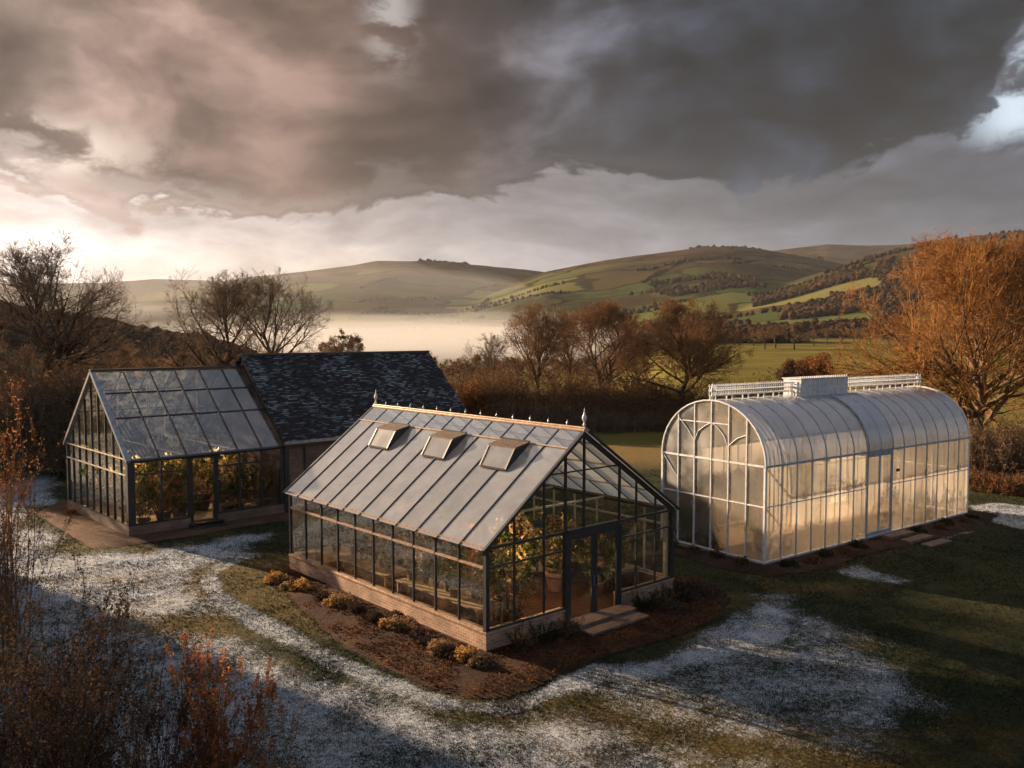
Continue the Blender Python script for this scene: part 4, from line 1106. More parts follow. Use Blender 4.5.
# ------------------------------------------------------------------ LEFT GREENHOUSE
def left_house():
    o, a = LB_O, LB_A
    hb, he, hr = .492, 3.287, 6.78
    YR = LW / 2
    e = empty('greenhouse', o, a, 'tall black framed glass greenhouse joined to the slate roofed cottage, on the left', 'greenhouse')
    b = MB(); b.box((0, 0, -.1), (2.62, .24, hb)).box((3.86, 0, -.1), (LL, .24, hb)).box((0, .24, -.1), (.24, LW, hb)).box((.24, LW - .24, -.1), (LL, LW, hb))
    b.build('brick_base', BRICK2, e)
    MB().box((.24, .24, -.05), (LL - .02, LW - .24, .08)).build('floor', PAVE, e)
    fr = MB(); c = .09
    fr.box((0, 0, hb), (.3, .2, he)); fr.box((0, LW - .16, hb), (.16, LW, he)); fr.box((LL - .2, 0, hb), (LL, .16, he)); fr.box((LL - .16, LW - .16, hb), (LL, LW, he))
    fr.box((.3, .02, hb), (2.62, .14, hb + .08)); fr.box((3.86, .02, hb), (LL - .2, .14, hb + .08))
    fr.box((.3, .0, he - .12), (LL - .2, .14, he)); fr.box((.16, LW - .14, he - .12), (LL - .16, LW, he))
    fr.box((.02, .2, hb), (.12, LW - .16, hb + .05))
    fr.build('frame', DARK, e)
    # front bays
    xs = [.3, 1.42, 2.62, 3.86, 4.94, 6.0, LL - .2]
    tz = 2.62
    for i in range(6):
        x0, x1 = xs[i], xs[i + 1]
        if i != 2:
            MB().poly([(x0, .08, hb + .06), (x1, .08, hb + .06), (x1, .08, he - .1), (x0, .08, he - .1)]).build('glass_pane', GLASS_G, e)
            MB().box((x0 + .04, .045, tz - .028), (x1 - .04, .115, tz + .028)).build('transom', DARK, e)
        if i:
            w = .075 if i in (2, 3) else .035
            MB().box((xs[i] - w, .012, hb + .081 if i not in (2, 3) else .02), (xs[i] + w, .148, he - .121)).build('mullion', DARK, e)
    # door in the third bay
    x0, x1 = xs[2] + .08, xs[3] - .08
    d = MB(); w = .07
    d.box((x0, .03, .12), (x0 + w, .1, he - .13)).box((x1 - w, .03, .12), (x1, .1, he - .13)).box((x0 + w, .03, .12), (x1 - w, .1, .3)).box((x0 + w, .03, he - .22), (x1 - w, .1, he - .13)).box((x0 + w, .04, 1.1), (x1 - w, .09, 1.15))
    do = d.build('door', DARK, e)
    MB().poly([(x0 + w, .065, .28), (x1 - w, .065, .28), (x1 - w, .065, he - .2), (x0 + w, .065, he - .2)]).build('glass_pane', GLASS_G, do)
    MB().tube([(x1 - .12, .02, 1.15), (x1 - .12, -.03, 1.15), (x1 - .12, -.03, 1.4), (x1 - .12, .02, 1.4)], .012, 8).build('handle', LEADEN, do)
    # gable on the left, boards of tall narrow panes
    n = 9
    def rz(y): return he + (hr - he) * (y / YR if y < YR else (LW - y) / YR)
    ys = [.1] + [LW * k / n for k in range(1, n)] + [LW - .1]
    for k in range(n):
        y0, y1 = ys[k], ys[k + 1]
        pts = [(.07, y0, hb + .04), (.07, y1, hb + .04), (.07, y1, rz(y1) - .05)]
        if y0 < YR < y1: pts.append((.07, YR, hr - .05))
        pts.append((.07, y0, rz(y0) - .05))
        MB().poly(pts).build('glass_pane', GLASS, e)
        if k: MB().box((.02, y0 - .03, hb + .051), (.12, y0 + .03, rz(y0) - .1)).build('mullion', DARK, e)
    for z, m_ in ((he, CREAM), (2.62, CREAM)):
        MB().box((-.022, .201, z - .03), (.018, LW - .161, z + .025)).build('transom', m_, e)
    # verge beams
    v = MB(); v.beam((.0, -.12, he - .08), (.0, YR, hr + .04), .2, .14); v.beam((.0, LW + .12, he - .08), (.0, YR, hr + .04), .2, .14)
    v.build('verge', LEADEN, e)
    # back wall glass
    for i in range(6):
        x0, x1 = xs[i], xs[i + 1]
        MB().poly([(x0, LW - .08, hb), (x1, LW - .08, hb), (x1, LW - .08, he - .1), (x0, LW - .08, he - .1)]).build('glass_pane', GLASS, e)
        if i: MB().box((xs[i] - .03, LW - .11, hb), (xs[i] + .03, LW - .05, he - .121)).build('mullion', DARK, e)
    # roof
    rows = [0, .455, .735, .985]
    def P(t, x, h, side):
        q = math.hypot(hr - he, YR); nz = YR / q; ny = -(hr - he) / q * side
        y = (t * YR) if side > 0 else LW - t * YR
        y2 = -.12 * (1 - t) * side + y
        z = he + (hr - he) * t - .12 * (1 - t) * (hr - he) / YR
        return (x, y2 + ny * h, z + nz * h)
    cols = [.12 + (LL - .12) * i / 6 for i in range(7)]
    for side in (1, -1):
        up = Vector(P(.5, 0, 1, side)) - Vector(P(.5, 0, 0, side))
        for i in range(6):
            for r in range(3):
                q = [P(rows[r], cols[i], .06, side), P(rows[r], cols[i + 1], .06, side), P(rows[r + 1], cols[i + 1], .06, side), P(rows[r + 1], cols[i], .06, side)]
                if side < 0: q.reverse()
                MB().poly(q).build('roof_pane', ROOFGLASS, e)
        for i in range(1, 7):
            xx = cols[i] - (.04 if i == 6 else 0)
            MB().beam(P(0, xx, .07, side), P(.98, xx, .07, side), .055, .07, up).build('glazing_bar', DARK, e)
        for r in (1, 2):
            for i in range(6): MB().beam(P(rows[r], cols[i] + .04, .075, side), P(rows[r], cols[i + 1] - .07, .075, side), .05, .05, up).build('purlin', DARK, e)
        MB().beam(P(0, .12, .05, side), P(0, LL, .05, side), .1, .1, up).build('gutter', DARK, e)
    MB().box((-.1, YR - .12, hr + .02), (LL, YR + .12, hr + .13)).build('ridge_cap', DARK, e)
    for x in (LL / 3, 2 * LL / 3):
        m = MB(); m.beam((x, .15, he + .0), (x, LW - .15, he + .0), .05, .06); m.beam((x, YR, he + .05), (x, YR, hr - .2), .04, .04)
        m.build('truss', CREAM, e)
    # grating step
    s = empty('doorstep', W(o, a, 2.5, -.72), a, 'two black slatted metal steps at the left greenhouse door', 'steps')
    for k in range(2):
        m = MB()
        for j in range(4): m.box((0, .36 * k + .085 * j, .12 + .13 * k), (1.5, .36 * k + .085 * j + .05, .15 + .13 * k))
        m.box((.02, .36 * k, -.02), (.06, .36 * k + .33, .118 + .13 * k)).box((1.44, .36 * k, -.02), (1.48, .36 * k + .33, .118 + .13 * k))
        m.build('step', DARK, s)
    rnd = random.Random(9); cn = {'gold': 'golden', 'cream': 'cream flowering', 'green': 'green leafy', 'pink': 'pink flowering', 'red': 'red flowering'}
    bench(o, a, 4.2, .5, 6.8, 1.4, .08, .7, 'slatted timber bench behind the front glass of the left greenhouse', 'benches in the left greenhouse')
    bench(o, a, 1.2, 6.3, 6.6, 7.3, .08, .8, 'long slatted timber bench along the back of the left greenhouse', 'benches in the left greenhouse')
    for k in range(6):
        kd = ['cream', 'gold', 'cream', 'green', 'gold', 'cream'][k]
        plant(kd, W(o, a, 4.5 + k * .42, .95, .78), rnd.uniform(.9, 1.4), rnd.uniform(0, 6), f'{cn[kd]} pot plant {k+1} from the door, front bench, left greenhouse', 'pot plants on the left greenhouse benches')
    for k in range(8):
        kd = ['gold', 'red', 'gold', 'cream', 'green', 'gold', 'pink', 'gold'][k]
        plant(kd, W(o, a, 1.5 + k * .68, 6.8, .88), rnd.uniform(1.2, 2.2), rnd.uniform(0, 6), f'{cn[kd]} pot plant {k+1} from the gable, back bench, left greenhouse', 'pot plants on the left greenhouse benches')
    for k, (x, y, kd, s_) in enumerate(sorted(((2.0, 1.4, 'red', 2.2), (3.2, 2.6, 'gold', 2.6), (4.6, 3.4, 'gold', 2.9), (6.1, 2.8, 'cream', 2.6), (1.9, 4.5, 'gold', 3.0), (3.6, 5.2, 'cream', 3.2), (5.8, 4.9, 'gold', 3.4), (.9, 2.6, 'green', 1.6), (1.0, 1.0, 'gold', 1.6), (2.9, .9, 'green', 1.2), (5.2, 1.9, 'green', 1.9), (3.0, 4.0, 'green', 2.2), (6.2, 3.9, 'gold', 2.6), (1.0, 5.4, 'cream', 2.4), (4.7, 6.0, 'green', 2.6), (2.6, 5.9, 'red', 2.2)), key=lambda q: math.hypot(q[0] - 3.2, q[1]))):
        plant(kd, W(o, a, x, y, .08), s_, rnd.uniform(0, 6), f'big {cn[kd]} floor plant {k+1} inward from the left greenhouse door', 'large floor plants in the left greenhouse')
left_house()
for k, (x, y) in enumerate(((1.6, 4), (3.6, 4), (5.6, 4))):
    pendant(LB_O, LB_A, x, y, 3.1, 6.4 - 3.1, f'warm pendant lamp in the left greenhouse, {["nearest the gable", "in the middle of the row", "nearest the cottage"][k]}', 'pendant lamps in the left greenhouse')

# ------------------------------------------------------------------ COTTAGE
def cottage():
    o, a = LB_O, LB_A
    X0, X1 = LL + .03, 18.6
    he, hr, YR = 3.62, 7.33, LW / 2
    e = empty('cottage', W(o, a, X0, 0), a, 'brick cottage with a frost flecked dark slate roof between the greenhouses', 'cottage')
    w = X1 - X0
    b = MB()
    b.box((0, 0, -.1), (w, .3, he)); b.box((0, LW - .3, -.1), (w, LW, he))
    for x in (0, w - .3):
        b.v += [(x, .3, -.1), (x, LW - .3, -.1), (x, LW - .3, he), (x, YR, hr - .05), (x, .3, he), (x + .3, .3, -.1), (x + .3, LW - .3, -.1), (x + .3, LW - .3, he), (x + .3, YR, hr - .05), (x + .3, .3, he)]
        i = len(b.v) - 10
        b.f += [(i + 4, i + 3, i + 2, i + 1, i), (i + 5, i + 6, i + 7, i + 8, i + 9), (i, i + 1, i + 6, i + 5), (i + 1, i + 2, i + 7, i + 6), (i + 2, i + 3, i + 8, i + 7), (i + 3, i + 4, i + 9, i + 8), (i + 4, i, i + 5, i + 9)]
    b.build('wall', BRICK2, e)
    sl = math.hypot(hr - he, YR); ln = sl + .35
    ang = math.atan2(hr - he, YR)
    for side in (1, -1):
        r = MB(); r.box((-.14, 0, 0), (w + .18, ln, .1))
        ro = r.build('roof', SLATE, e)
        if side > 0: ro.location = (0, YR - math.cos(ang) * ln, hr + .02 - math.sin(ang) * ln); ro.rotation_euler = (ang, 0, 0)
        else: ro.location = (w, YR + math.cos(ang) * ln, hr + .02 - math.sin(ang) * ln); ro.rotation_euler = (ang, 0, math.pi)
    MB().beam((-.16, YR, hr + .12), (w + .2, YR, hr + .12), .26, .1).build('ridge_cap', DARK, e)
    ye = YR - math.cos(ang) * ln
    ze = hr + .02 - math.sin(ang) * ln
    MB().box((-.14, ye - .14, ze - .06), (w + .18, ye - .01, ze + .07)).build('gutter', LEADEN, e)
    MB().box((-.1, ye + .02, ze - .2), (w + .1, ye + .06, ze - .065)).build('fascia', DARK, e)
    MB().tube([(1.05, -.07, ze - .05), (1.05, -.07, 0)], .045, 8).build('drainpipe', DARK, e)
    MB().box((-.02, -.05, -.05), (.22, .02, ze - .1)).build('post', DARK, e)
    d = MB()
    for k in range(7): d.box((2.3 + k * .17, -.03, .02), (2.3 + k * .17 + .162, .02, 2.25))
    do = d.build('door', WOOD, e)
    MB().box((2.22, -.05, 0), (2.298, .03, 2.33)).box((3.5, -.05, 0), (3.58, .03, 2.33)).box((2.298, -.05, 2.255), (3.5, .03, 2.33)).build('frame', DARK, do)
    MB().tube([(3.38, -.035, 1.05), (3.38, -.09, 1.05), (3.28, -.09, 1.05)], .012, 8).build('handle', LEADEN, do)
cottage()

# ------------------------------------------------------------------ ARCHED GREENHOUSE
def arched_house():
    o, a = RB_O, RB_A
    hb, he, hr, tz = .16, 3.70, 5.93, 2.2
    L, Wd = RL, RW; n = 16; st = L / n
    e = empty('greenhouse', o, a, 'white framed barrel roofed greenhouse with clouded panels, on the right', 'greenhouse')
    MB().box((-.06, -.06, -.1), (L + .06, .14, hb)).box((-.06, Wd - .14, -.1), (L + .06, Wd + .06, hb)).box((-.06, .14, -.1), (.14, Wd - .14, hb)).box((L - .14, .14, -.1), (L + .06, Wd - .14, hb)).build('stone_base', STONE, e)
    MB().box((.14, .14, -.05), (L - .14, Wd - .14, .1)).build('floor', PAVE, e)
    rise = hr - he; R2 = Wd / 2
    def arc(q, h=0.0):          # q 0..pi, front eave to back eave
        return (R2 - (R2 + h) * math.cos(q), he + (rise + h) * math.sin(q))
    def zt(y):
        c = (R2 - y) / R2; return he + rise * math.sqrt(max(0, 1 - c * c))
    NQ = 20
    # arches
    for i in range(n + 1):
        x = i * st
        end = i in (0, n)
        w = .05 if end else .028; r = .05 if end else .032
        m = MB()
        for k in range(NQ):
            q0, q1 = math.pi * k / NQ, math.pi * (k + 1) / NQ
            y0, z0 = arc(q0, .0 if not end else 0.0); y1, z1 = arc(q1, 0)
            yo0, zo0 = arc(q0, r); yo1, zo1 = arc(q1, r)
            j = len(m.v)
            m.v += [(x - w, y0, z0), (x + w, y0, z0), (x + w, y1, z1), (x - w, y1, z1), (x - w, yo0, zo0), (x + w, yo0, zo0), (x + w, yo1, zo1), (x - w, yo1, zo1)]
            m.f += [tuple(j + t for t in f) for f in ((0, 1, 2, 3), (7, 6, 5, 4), (0, 4, 5, 1), (2, 6, 7, 3), (1, 5, 6, 2), (3, 7, 4, 0))]
        m.build('arch', WHITE if end else GREYP, e)
    # roof panels between the ribs
    for i in range(n):
        V = []; x0, x1 = i * st + (.028 if i else .05), (i + 1) * st - (.028 if i < n - 1 else .05)
        K = 24
        for k in range(K + 1):
            y, z = arc(math.pi * k / K, .012)
            V += [(x0, y, z), (x1, y, z)]
        Q = [(2 * k, 2 * k + 1, 2 * k + 3, 2 * k + 2) for k in range(K)]
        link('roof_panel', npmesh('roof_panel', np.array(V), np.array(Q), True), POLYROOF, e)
    # sides
    for y, nm in ((0.0, 0), (Wd, 1)):
        sgn = -1 if nm == 0 else 1
        for i in range(n):
            x0, x1 = i * st, (i + 1) * st
            dr = nm == 0 and i in (7, 8)
            if not dr:
                MB().poly([(x0 + .02, y, hb), (x1 - .02, y, hb), (x1 - .02, y, he - .03), (x0 + .02, y, he - .03)]).build('wall_panel', POLY, e)
                MB().box((x0 + .026, y - .025, tz - .022), (x1 - .026, y + .025, tz + .022)).build('transom', WHITE if nm == 0 else GREYP, e)
        for i in range(n + 1):
            if nm == 0 and i == 8: continue
            w = .055 if i in (0, n) else (.045 if (nm == 0 and i in (7, 9)) else .024)
            MB().box((i * st - w, y - .04, hb), (i * st + w, y + .04, he - .061)).build('mullion', WHITE if (i in (0, n)) else GREYP, e)
        MB().box((-.06, y - .06, he - .06), (L + .06, y + .06, he + .015)).build('eaves_rail', GREYP, e)
        MB().box((.06, y - .035, hb + .001), (L - .06, y + .035, hb + .05)).build('bottom_rail', WHITE, e)
    # door leaves
    for k, (x0, x1) in enumerate(((7 * st + .05, 8 * st - .005), (8 * st + .005, 9 * st - .05))):
        w = .05
        d = MB().box((x0, -.03, hb + .06), (x0 + w, .025, he - .17)).box((x1 - w, -.03, hb + .06), (x1, .025, he - .17)).box((x0 + w, -.03, hb + .06), (x1 - w, .025, hb + .2)).box((x0 + w, -.03, he - .24), (x1 - w, .025, he - .17))
        do = d.build('door', GREYP, e)
        MB().poly([(x0 + w, 0, hb + .2), (x1 - w, 0, hb + .2), (x1 - w, 0, he - .24), (x0 + w, 0, he - .24)]).build('panel', POLY, do)
    MB().box((7 * st + .046, -.05, he - .16), (9 * st - .046, .03, he - .062)).build('door_lintel', GREYP, e)
    MB().box((9 * st + .3, -.09, he - 1.0), (9 * st + .48, -.045, he - .88)).build('wall_lamp', DARK, e)
    # gables
    for x in (0, L):
        yy = [Wd * k / 6 for k in range(7)]
        for k in range(6):
            K = 6; pts = [(x, yy[k], hb), (x, yy[k + 1], hb)]
            for j in range(K, -1, -1):
                y = yy[k] + (yy[k + 1] - yy[k]) * j / K
                pts.append((x, y, zt(y)))
            MB().poly(pts).build('gable_panel', POLY, e)
            for z, h in ((he - .02, .035), (tz, .022)):
                MB().box((x - .028, yy[k] + .03, z - h), (x + .028, yy[k + 1] - .03, z + h)).build('transom', WHITE, e)
            if k: MB().box((x - .035, yy[k] - .024, hb), (x + .035, yy[k] + .024, zt(yy[k]) + .01)).build('mullion', WHITE, e)
        MB().box((x - .035, .06, hb + .001), (x + .035, Wd - .06, hb + .05)).build('bottom_rail', WHITE, e)
        # curved and slanting glazing bars under the arch
        def bar(p): MB().tube([(x - .02 if x == 0 else x + .02, q[0], q[1]) for q in p], .02, 6).build('brace', WHITE, e)
        z5 = 5.08
        bar([(yy[5] - .05, 5.18), (yy[4] + .3, 4.7), (yy[4] + .03, 4.35)])
        bar([(yy[4] - .03, 4.35), (yy[4] - .2, 4.72), (yy[3] + .3, 4.95), (yy[3] + .03, z5)])
        bar([(yy[3] - .03, z5), (yy[3] - .3, 4.95), (yy[2] + .22, 4.65), (yy[2] + .03, 4.2)])
        bar([(yy[2] - .03, 4.3), (yy[2] - .4, 4.6), (yy[1] + .03, 4.75)])
        for k in (2, 3, 4): MB().box((x - .026, yy[k] + .03, z5 - .02), (x + .026, yy[k + 1] - .03, z5 + .02)).build('transom', WHITE, e)
        bar([(yy[6] - .06, he - .08), (yy[5] + .04, he - .9)])
    # raised hatch over the door
    V = []; K = 14
    q1 = math.pi * .40
    for k in range(K + 1):
        y, z = arc(.02 + (q1 - .02) * k / K, .085); V += [(7 * st + .06, y, z), (9 * st - .06, y, z)]
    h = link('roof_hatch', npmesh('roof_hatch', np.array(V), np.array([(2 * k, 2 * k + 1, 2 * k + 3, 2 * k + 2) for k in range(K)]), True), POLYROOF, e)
    m = MB()
    for x in (7 * st + .03, 9 * st - .03, 8 * st):
        P_ = [arc(.01 + (q1 - .01) * k / 10, .08) for k in range(11)]
        for k in range(10): m.beam((x, *P_[k]), (x, *P_[k + 1]), .05 if x != 8 * st else .03, .05, (1, 0, 0))
    y, z = arc(q1, .09); m.beam((7 * st, y, z), (9 * st, y, z), .07, .08)
    m.build('frame', GREYP, h)
    # ridge cresting: rails, balusters, end brackets and a boxed lantern
    c = Wd / 2; zr = hr + .06
    def cresting(x0, x1):
        m = MB()
        for z in (.12, .46): m.box((x0, c - .17, zr + z), (x1, c - .13, zr + z + .04)); m.box((x0, c + .13, zr + z), (x1, c + .17, zr + z + .04))
        m.box((x0, c - .19, zr + .30), (x1, c + .19, zr + .33))
        k = int((x1 - x0) / .14)
        for i in range(k + 1):
            x = x0 + (x1 - x0 - .03) * i / k
            for yy in (-.15, .15): m.box((x, c + yy - .012, zr + .16), (x + .025, c + yy + .012, zr + .46)); m.box((x, c + yy - .01, zr + .5), (x + .02, c + yy + .01, zr + .56))
        for i in range(int((x1 - x0) / .95) + 1):
            x = x0 + .02 + (x1 - x0 - .08) * i / max(1, int((x1 - x0) / .95))
            m.box((x, c - .16, zr - .08), (x + .05, c - .12, zr + .12)); m.box((x, c + .12, zr - .08), (x + .05, c + .16, zr + .12))
        m.build('ridge_cresting', WHITE, e)
    XA, XB = 5.0, 8.35
    cresting(.0, XA - .03); cresting(XB + .03, L)
    b = MB(); b.box((XA, c - .42, zr - .2), (XB, c + .42, zr + .62)); bo = b.build('ridge_lantern', WHITE, e)
    m = MB()
    k = 24
    for i in range(k + 1):
        x = XA + .0 + (XB - XA - .04) * i / k
        m.box((x, c - .445, zr - .15), (x + .035, c - .422, zr + .60)); m.box((x, c - .43, zr + .66), (x + .035, c - .40, zr + .74))
    m.box((XA - .04, c - .47, zr + .62), (XB + .04, c + .47, zr + .66)); m.box((XA - .02, c - .452, zr + .2), (XB + .02, c - .446, zr + .24))
    m.build('slats', WHITE, bo)
    finial(.02, c, zr + .05, .9, e); finial(L - .02, c, zr + .05, .9, e)
    # steps
    s = empty('stone_steps', W(o, a, 7.2, -2.3), a, 'three separate stone slab steps before the arched greenhouse door', 'steps')
    for k, (x, y, w) in enumerate(((.15, 1.55, 1.7), (.3, .85, 1.75), (.5, .1, 1.6))):
        MB().box((x, y, -.05), (x + w, y + .5, .05 + .07 * (2 - k))).build('slab', WOOD, s, bevel=.02).location.z = .04 * 1
    rnd = random.Random(3); cn = {'gold': 'golden', 'cream': 'cream flowering', 'green': 'green leafy', 'pink': 'pink flowering', 'red': 'red flowering'}
    for k in range(12):
        kd = ['gold', 'red', 'gold', 'green', 'cream', 'gold'][k % 6]; x = .9 + k * 1.18; y = .9 + (k % 3) * .9
        plant(kd, W(o, a, x, y, .1), rnd.uniform(1.1, 1.9), rnd.uniform(0, 6), f'{cn[kd]} plant in a pot, number {k+1} from the near end inside the arched greenhouse', 'plants inside the arched greenhouse')
arched_house()
for k in range(5):
    pendant(RB_O, RB_A, 1.6 + k * 2.95, 2.5, 3.1, 5.85 - 3.1, f'warm pendant lamp under the arched roof, {["first", "second", "third", "fourth", "fifth"][k]} from the near gable', 'pendant lamps in the arched greenhouse')

# ------------------------------------------------------------------ planting round the middle greenhouse
ords = ['first', 'second', 'third', 'fourth', 'fifth', 'sixth', 'seventh', 'eighth', 'ninth', 'tenth', 'eleventh', 'twelfth', 'thirteenth', 'fourteenth', 'fifteenth', 'sixteenth', 'seventeenth', 'eighteenth', 'nineteenth']
spots = [(276, 581, .42, 'g'), (300, 590, .40, 'g'), (322, 600, .34, 'd'), (342, 605, .48, 'c'), (372, 622, .42, 'd'), (400, 630, .46, 'c'), (398, 620, .3, 'd'), (438, 655, .42, 'c'), (418, 640, .36, 'd'), (466, 661, .46, 'g'), (486, 668, .28, 'd')]
spots += [(288, 588, .3, 'c'), (332, 606, .3, 'g'), (356, 613, .34, 'd'), (386, 628, .32, 'g'), (428, 645, .34, 'd'), (452, 656, .34, 'd'), (476, 668, .3, 'c')]
spots.sort()
for k, (px, py, r, c) in enumerate(spots):
    p = at(px, py + 2)
    lm = {'g': LGOLD, 'c': LTAWN, 'd': LDEAD}[c]
    wd = {'g': 'golden orange', 'c': 'tawny', 'd': 'faded grey brown'}[c]
    mound(p, r, r * .95, 100 + k, f'{wd} rounded bush, {ords[k]} from the far end along the sunlit brick wall', lm, 'small_bush', n=900, size=.035, z=.04, group='small bushes along the brick wall')
for k, (lx, ly) in enumerate(((.9, -.45), (1.7, -.5), (2.4, -.6), (5.9, -.5), (6.6, -.6), (7.3, -.6), (8.5, -.3))):
    p = W(MB_O, MB_A, lx, ly)
    side = 'left' if lx < 3 else 'right'; kk = k if lx < 3 else k - 3
    shrub(p, .55, .45, 150 + k, f'low dark leafy plant under the gable, {ords[kk]} on the {side} of the door steps', LDARK, LDARK if k % 2 else LBROWN, 'low_plant', 'plant', 'low plants under the gable wall', z=.03, stems=30, tiers=(3,), leaves=900, leafsize=.028, upright=.4)
for k, (px, py, r) in enumerate(((668, 612, .55), (690, 604, .6), (706, 598, .55), (682, 594, .5))):
    mound(at(px, py), r, r * .75, 170 + k, f'dark frosted low bush at the bed corner, {ords[k]} from the middle greenhouse', LDEAD, 'frosted_bush', n=1100, size=.03, z=.04, group='frosted bushes at the bed corner')
for k in range(13):
    lx = .6 + k * 1.15
    if 6.0 < lx < 8.9: continue
    kk = k if lx < 6 else k - 3
    p = W(RB_O, RB_A, lx, -.55 - .25 * (k % 2))
    mound(p, .45, .32, 190 + k, f'dark low bush, {ords[kk]} from the near corner along the front of the arched greenhouse', LBROWN if k % 2 else LDARK, 'low_bush', n=500, size=.04, z=.04, group='low bushes under the arched greenhouse')
for k in range(4):
    p = W(RB_O, RB_A, -.5, .6 + k * 1.15)
    mound(p, .42, .32, 210 + k, f'dark low bush under the arched gable, {ords[k]} from the near corner', LBROWN, 'low_bush', n=500, size=.04, z=.04, group='low bushes under the arched gable')
mound(at(72, 516), .3, .35, 220, 'small orange bush at the back corner of the left greenhouse', LRUST, 'small_bush', n=500, size=.04, z=.04)

def litter():
    rng = np.random.default_rng(8)
    P = np.array(BED); lo = P.min(0); hi = P.max(0)
    x = rng.uniform(lo[0], hi[0], 60000); y = rng.uniform(lo[1], hi[1], 60000)
    lx = (x - MB_O.x) * math.cos(MB_A) + (y - MB_O.y) * math.sin(MB_A); ly = -(x - MB_O.x) * math.sin(MB_A) + (y - MB_O.y) * math.cos(MB_A)
    ok = (polydist(x, y, MULCHP) < -.08) & ~((lx > -.1) & (lx < MW + .1) & (ly > -.1) & (ly < ML + .1)) & (fbm(x, y, 1.0, 3, 4) > .42)
    x = x[ok][:14000]; y = y[ok][:14000]; n = len(x)
    C = np.stack([x, y, rng.uniform(.1, .14, n)], 1)
    v, q = leaf_cloud(rng, C, .035)
    tag(link('fallen_leaves', npmesh('fallen_leaves', v, q), LLIT), 'russet fallen leaves strewn over the mulch bed', 'leaves', kind='stuff')
litter()

# ------------------------------------------------------------------ trees
tree(42, 56, H=15.8, R=5.8, seed=11, label='tall bare tree behind the left greenhouse, at the edge of the valley', twig=TWIG, limbs=26, tiers=(6, 5, 5, 3), trunk_r=.34, rmin=.010, elev=(10, 86))
tree(224, 62, H=14.0, R=5.3, seed=12, label='spreading bare tree rising behind the left greenhouse ridge', twig=TWIG, limbs=22, tiers=(6, 5, 4, 3), fork=.2, trunk_r=.26, rmin=.010, elev=(10, 86))
tree(268, 64, H=14.1, R=5.5, seed=13, label='spreading bare tree rising behind the cottage end', twig=TWIG, limbs=22, tiers=(6, 5, 4, 3), fork=.2, trunk_r=.26, rmin=.010, elev=(10, 86))
tree(982, 54, H=15.4, R=8.2, seed=14, label='broad orange twigged tree beyond the arched greenhouse', twig=TWIGOR, bark=BARKLIT, limbs=36, tiers=(7, 6, 5, 4), fork=.12, trunk_r=.33, rmin=.012, leaves=52000, leafmat=TWIGOR, leafsize=.045, elev=(15, 86))
tree(684, 80, H=12.8, R=5.7, seed=15, label='round russet crowned tree just left of the arched greenhouse', twig=TWIGRED, limbs=26, tiers=(6, 6, 5, 3), fork=.2, trunk_r=.28, rmin=.012, elev=(6, 86), leaves=7000, leafmat=LRUST, leafsize=.06)
tree(603, 84, H=12.6, R=4.6, seed=16, label='twin stemmed russet tree behind the hedge, second left of the arched greenhouse', twig=TWIGRED, limbs=13, stems=2, tiers=(6, 6, 4, 3), fork=.22, trunk_r=.3, rmin=.012, elev=(20, 86), leaves=3000, leafmat=LRUST, leafsize=.06)
tree(541, 80, H=12.0, R=3.8, seed=17, label='upright bare tree with pale stems above the middle greenhouse ridge', twig=TWIGRED, bark=BARKLIT, limbs=22, tiers=(6, 5, 4, 3), fork=.12, trunk_r=.2, rmin=.012, elev=(35, 86))
tree(490, 88, H=9.4, R=2.9, seed=18, label='small grey bare tree beside the orange bush', twig=TWIG, limbs=14, tiers=(5, 5, 4, 2), fork=.15, trunk_r=.16, rmin=.012, elev=(20, 84))
tree(568, 92, H=11.6, R=3.6, seed=19, label='slender russet tree between two larger trees behind the hedge', twig=TWIGRED, limbs=16, tiers=(5, 5, 5, 3), fork=.15, trunk_r=.18, rmin=.012, elev=(20, 86), leaves=2500)
tree(638, 96, H=11.4, R=4.0, seed=20, label='low russet tree beside the round crowned tree', twig=TWIGRED, limbs=16, tiers=(5, 5, 5, 3), fork=.15, trunk_r=.2, rmin=.012, elev=(14, 86), leaves=3000)
tree(345, 120, H=10.0, R=4.6, seed=21, label='small brown tree peeping over the cottage ridge', twig=TWIG, limbs=9, tiers=(5, 5, 5, 3), fork=.15, trunk_r=.2, rmin=.028, leaves=5000, leafmat=LBROWN, leafsize=.1)
tree(118, 66, H=8.4, R=4.0, seed=22, label='low dark tree left of the left greenhouse ridge', twig=TWIG, limbs=9, tiers=(5, 5, 5, 3), fork=.12, trunk_r=.2, rmin=.015, leaves=7000, leafmat=LBROWN, leafsize=.05)
tree(-40, 52, H=9.5, R=5.0, seed=23, label='low dark tree at the far left edge of the garden', twig=TWIG, limbs=10, tiers=(5, 5, 5, 3), fork=.12, trunk_r=.2, rmin=.015, leaves=9000, leafmat=LBROWN, leafsize=.05)
mound(((470 - 512) / F * 76, 76), 2.9, 4.6, 24, 'rust orange bush beside the cottage roof end', LRUST, 'orange_bush', n=14000, size=.1)
mound(((812 - 512) / F * 150, 150), 4.6, 6.2, 25, 'round russet bush standing in the lit field', LRUST, 'field_bush', n=9000, size=.2)
mound(((790 - 512) / F * 152, 152), 2.6, 4.4, 26, 'smaller brown bush beside the round bush in the field', LBROWN, 'field_bush', n=4000, size=.2)

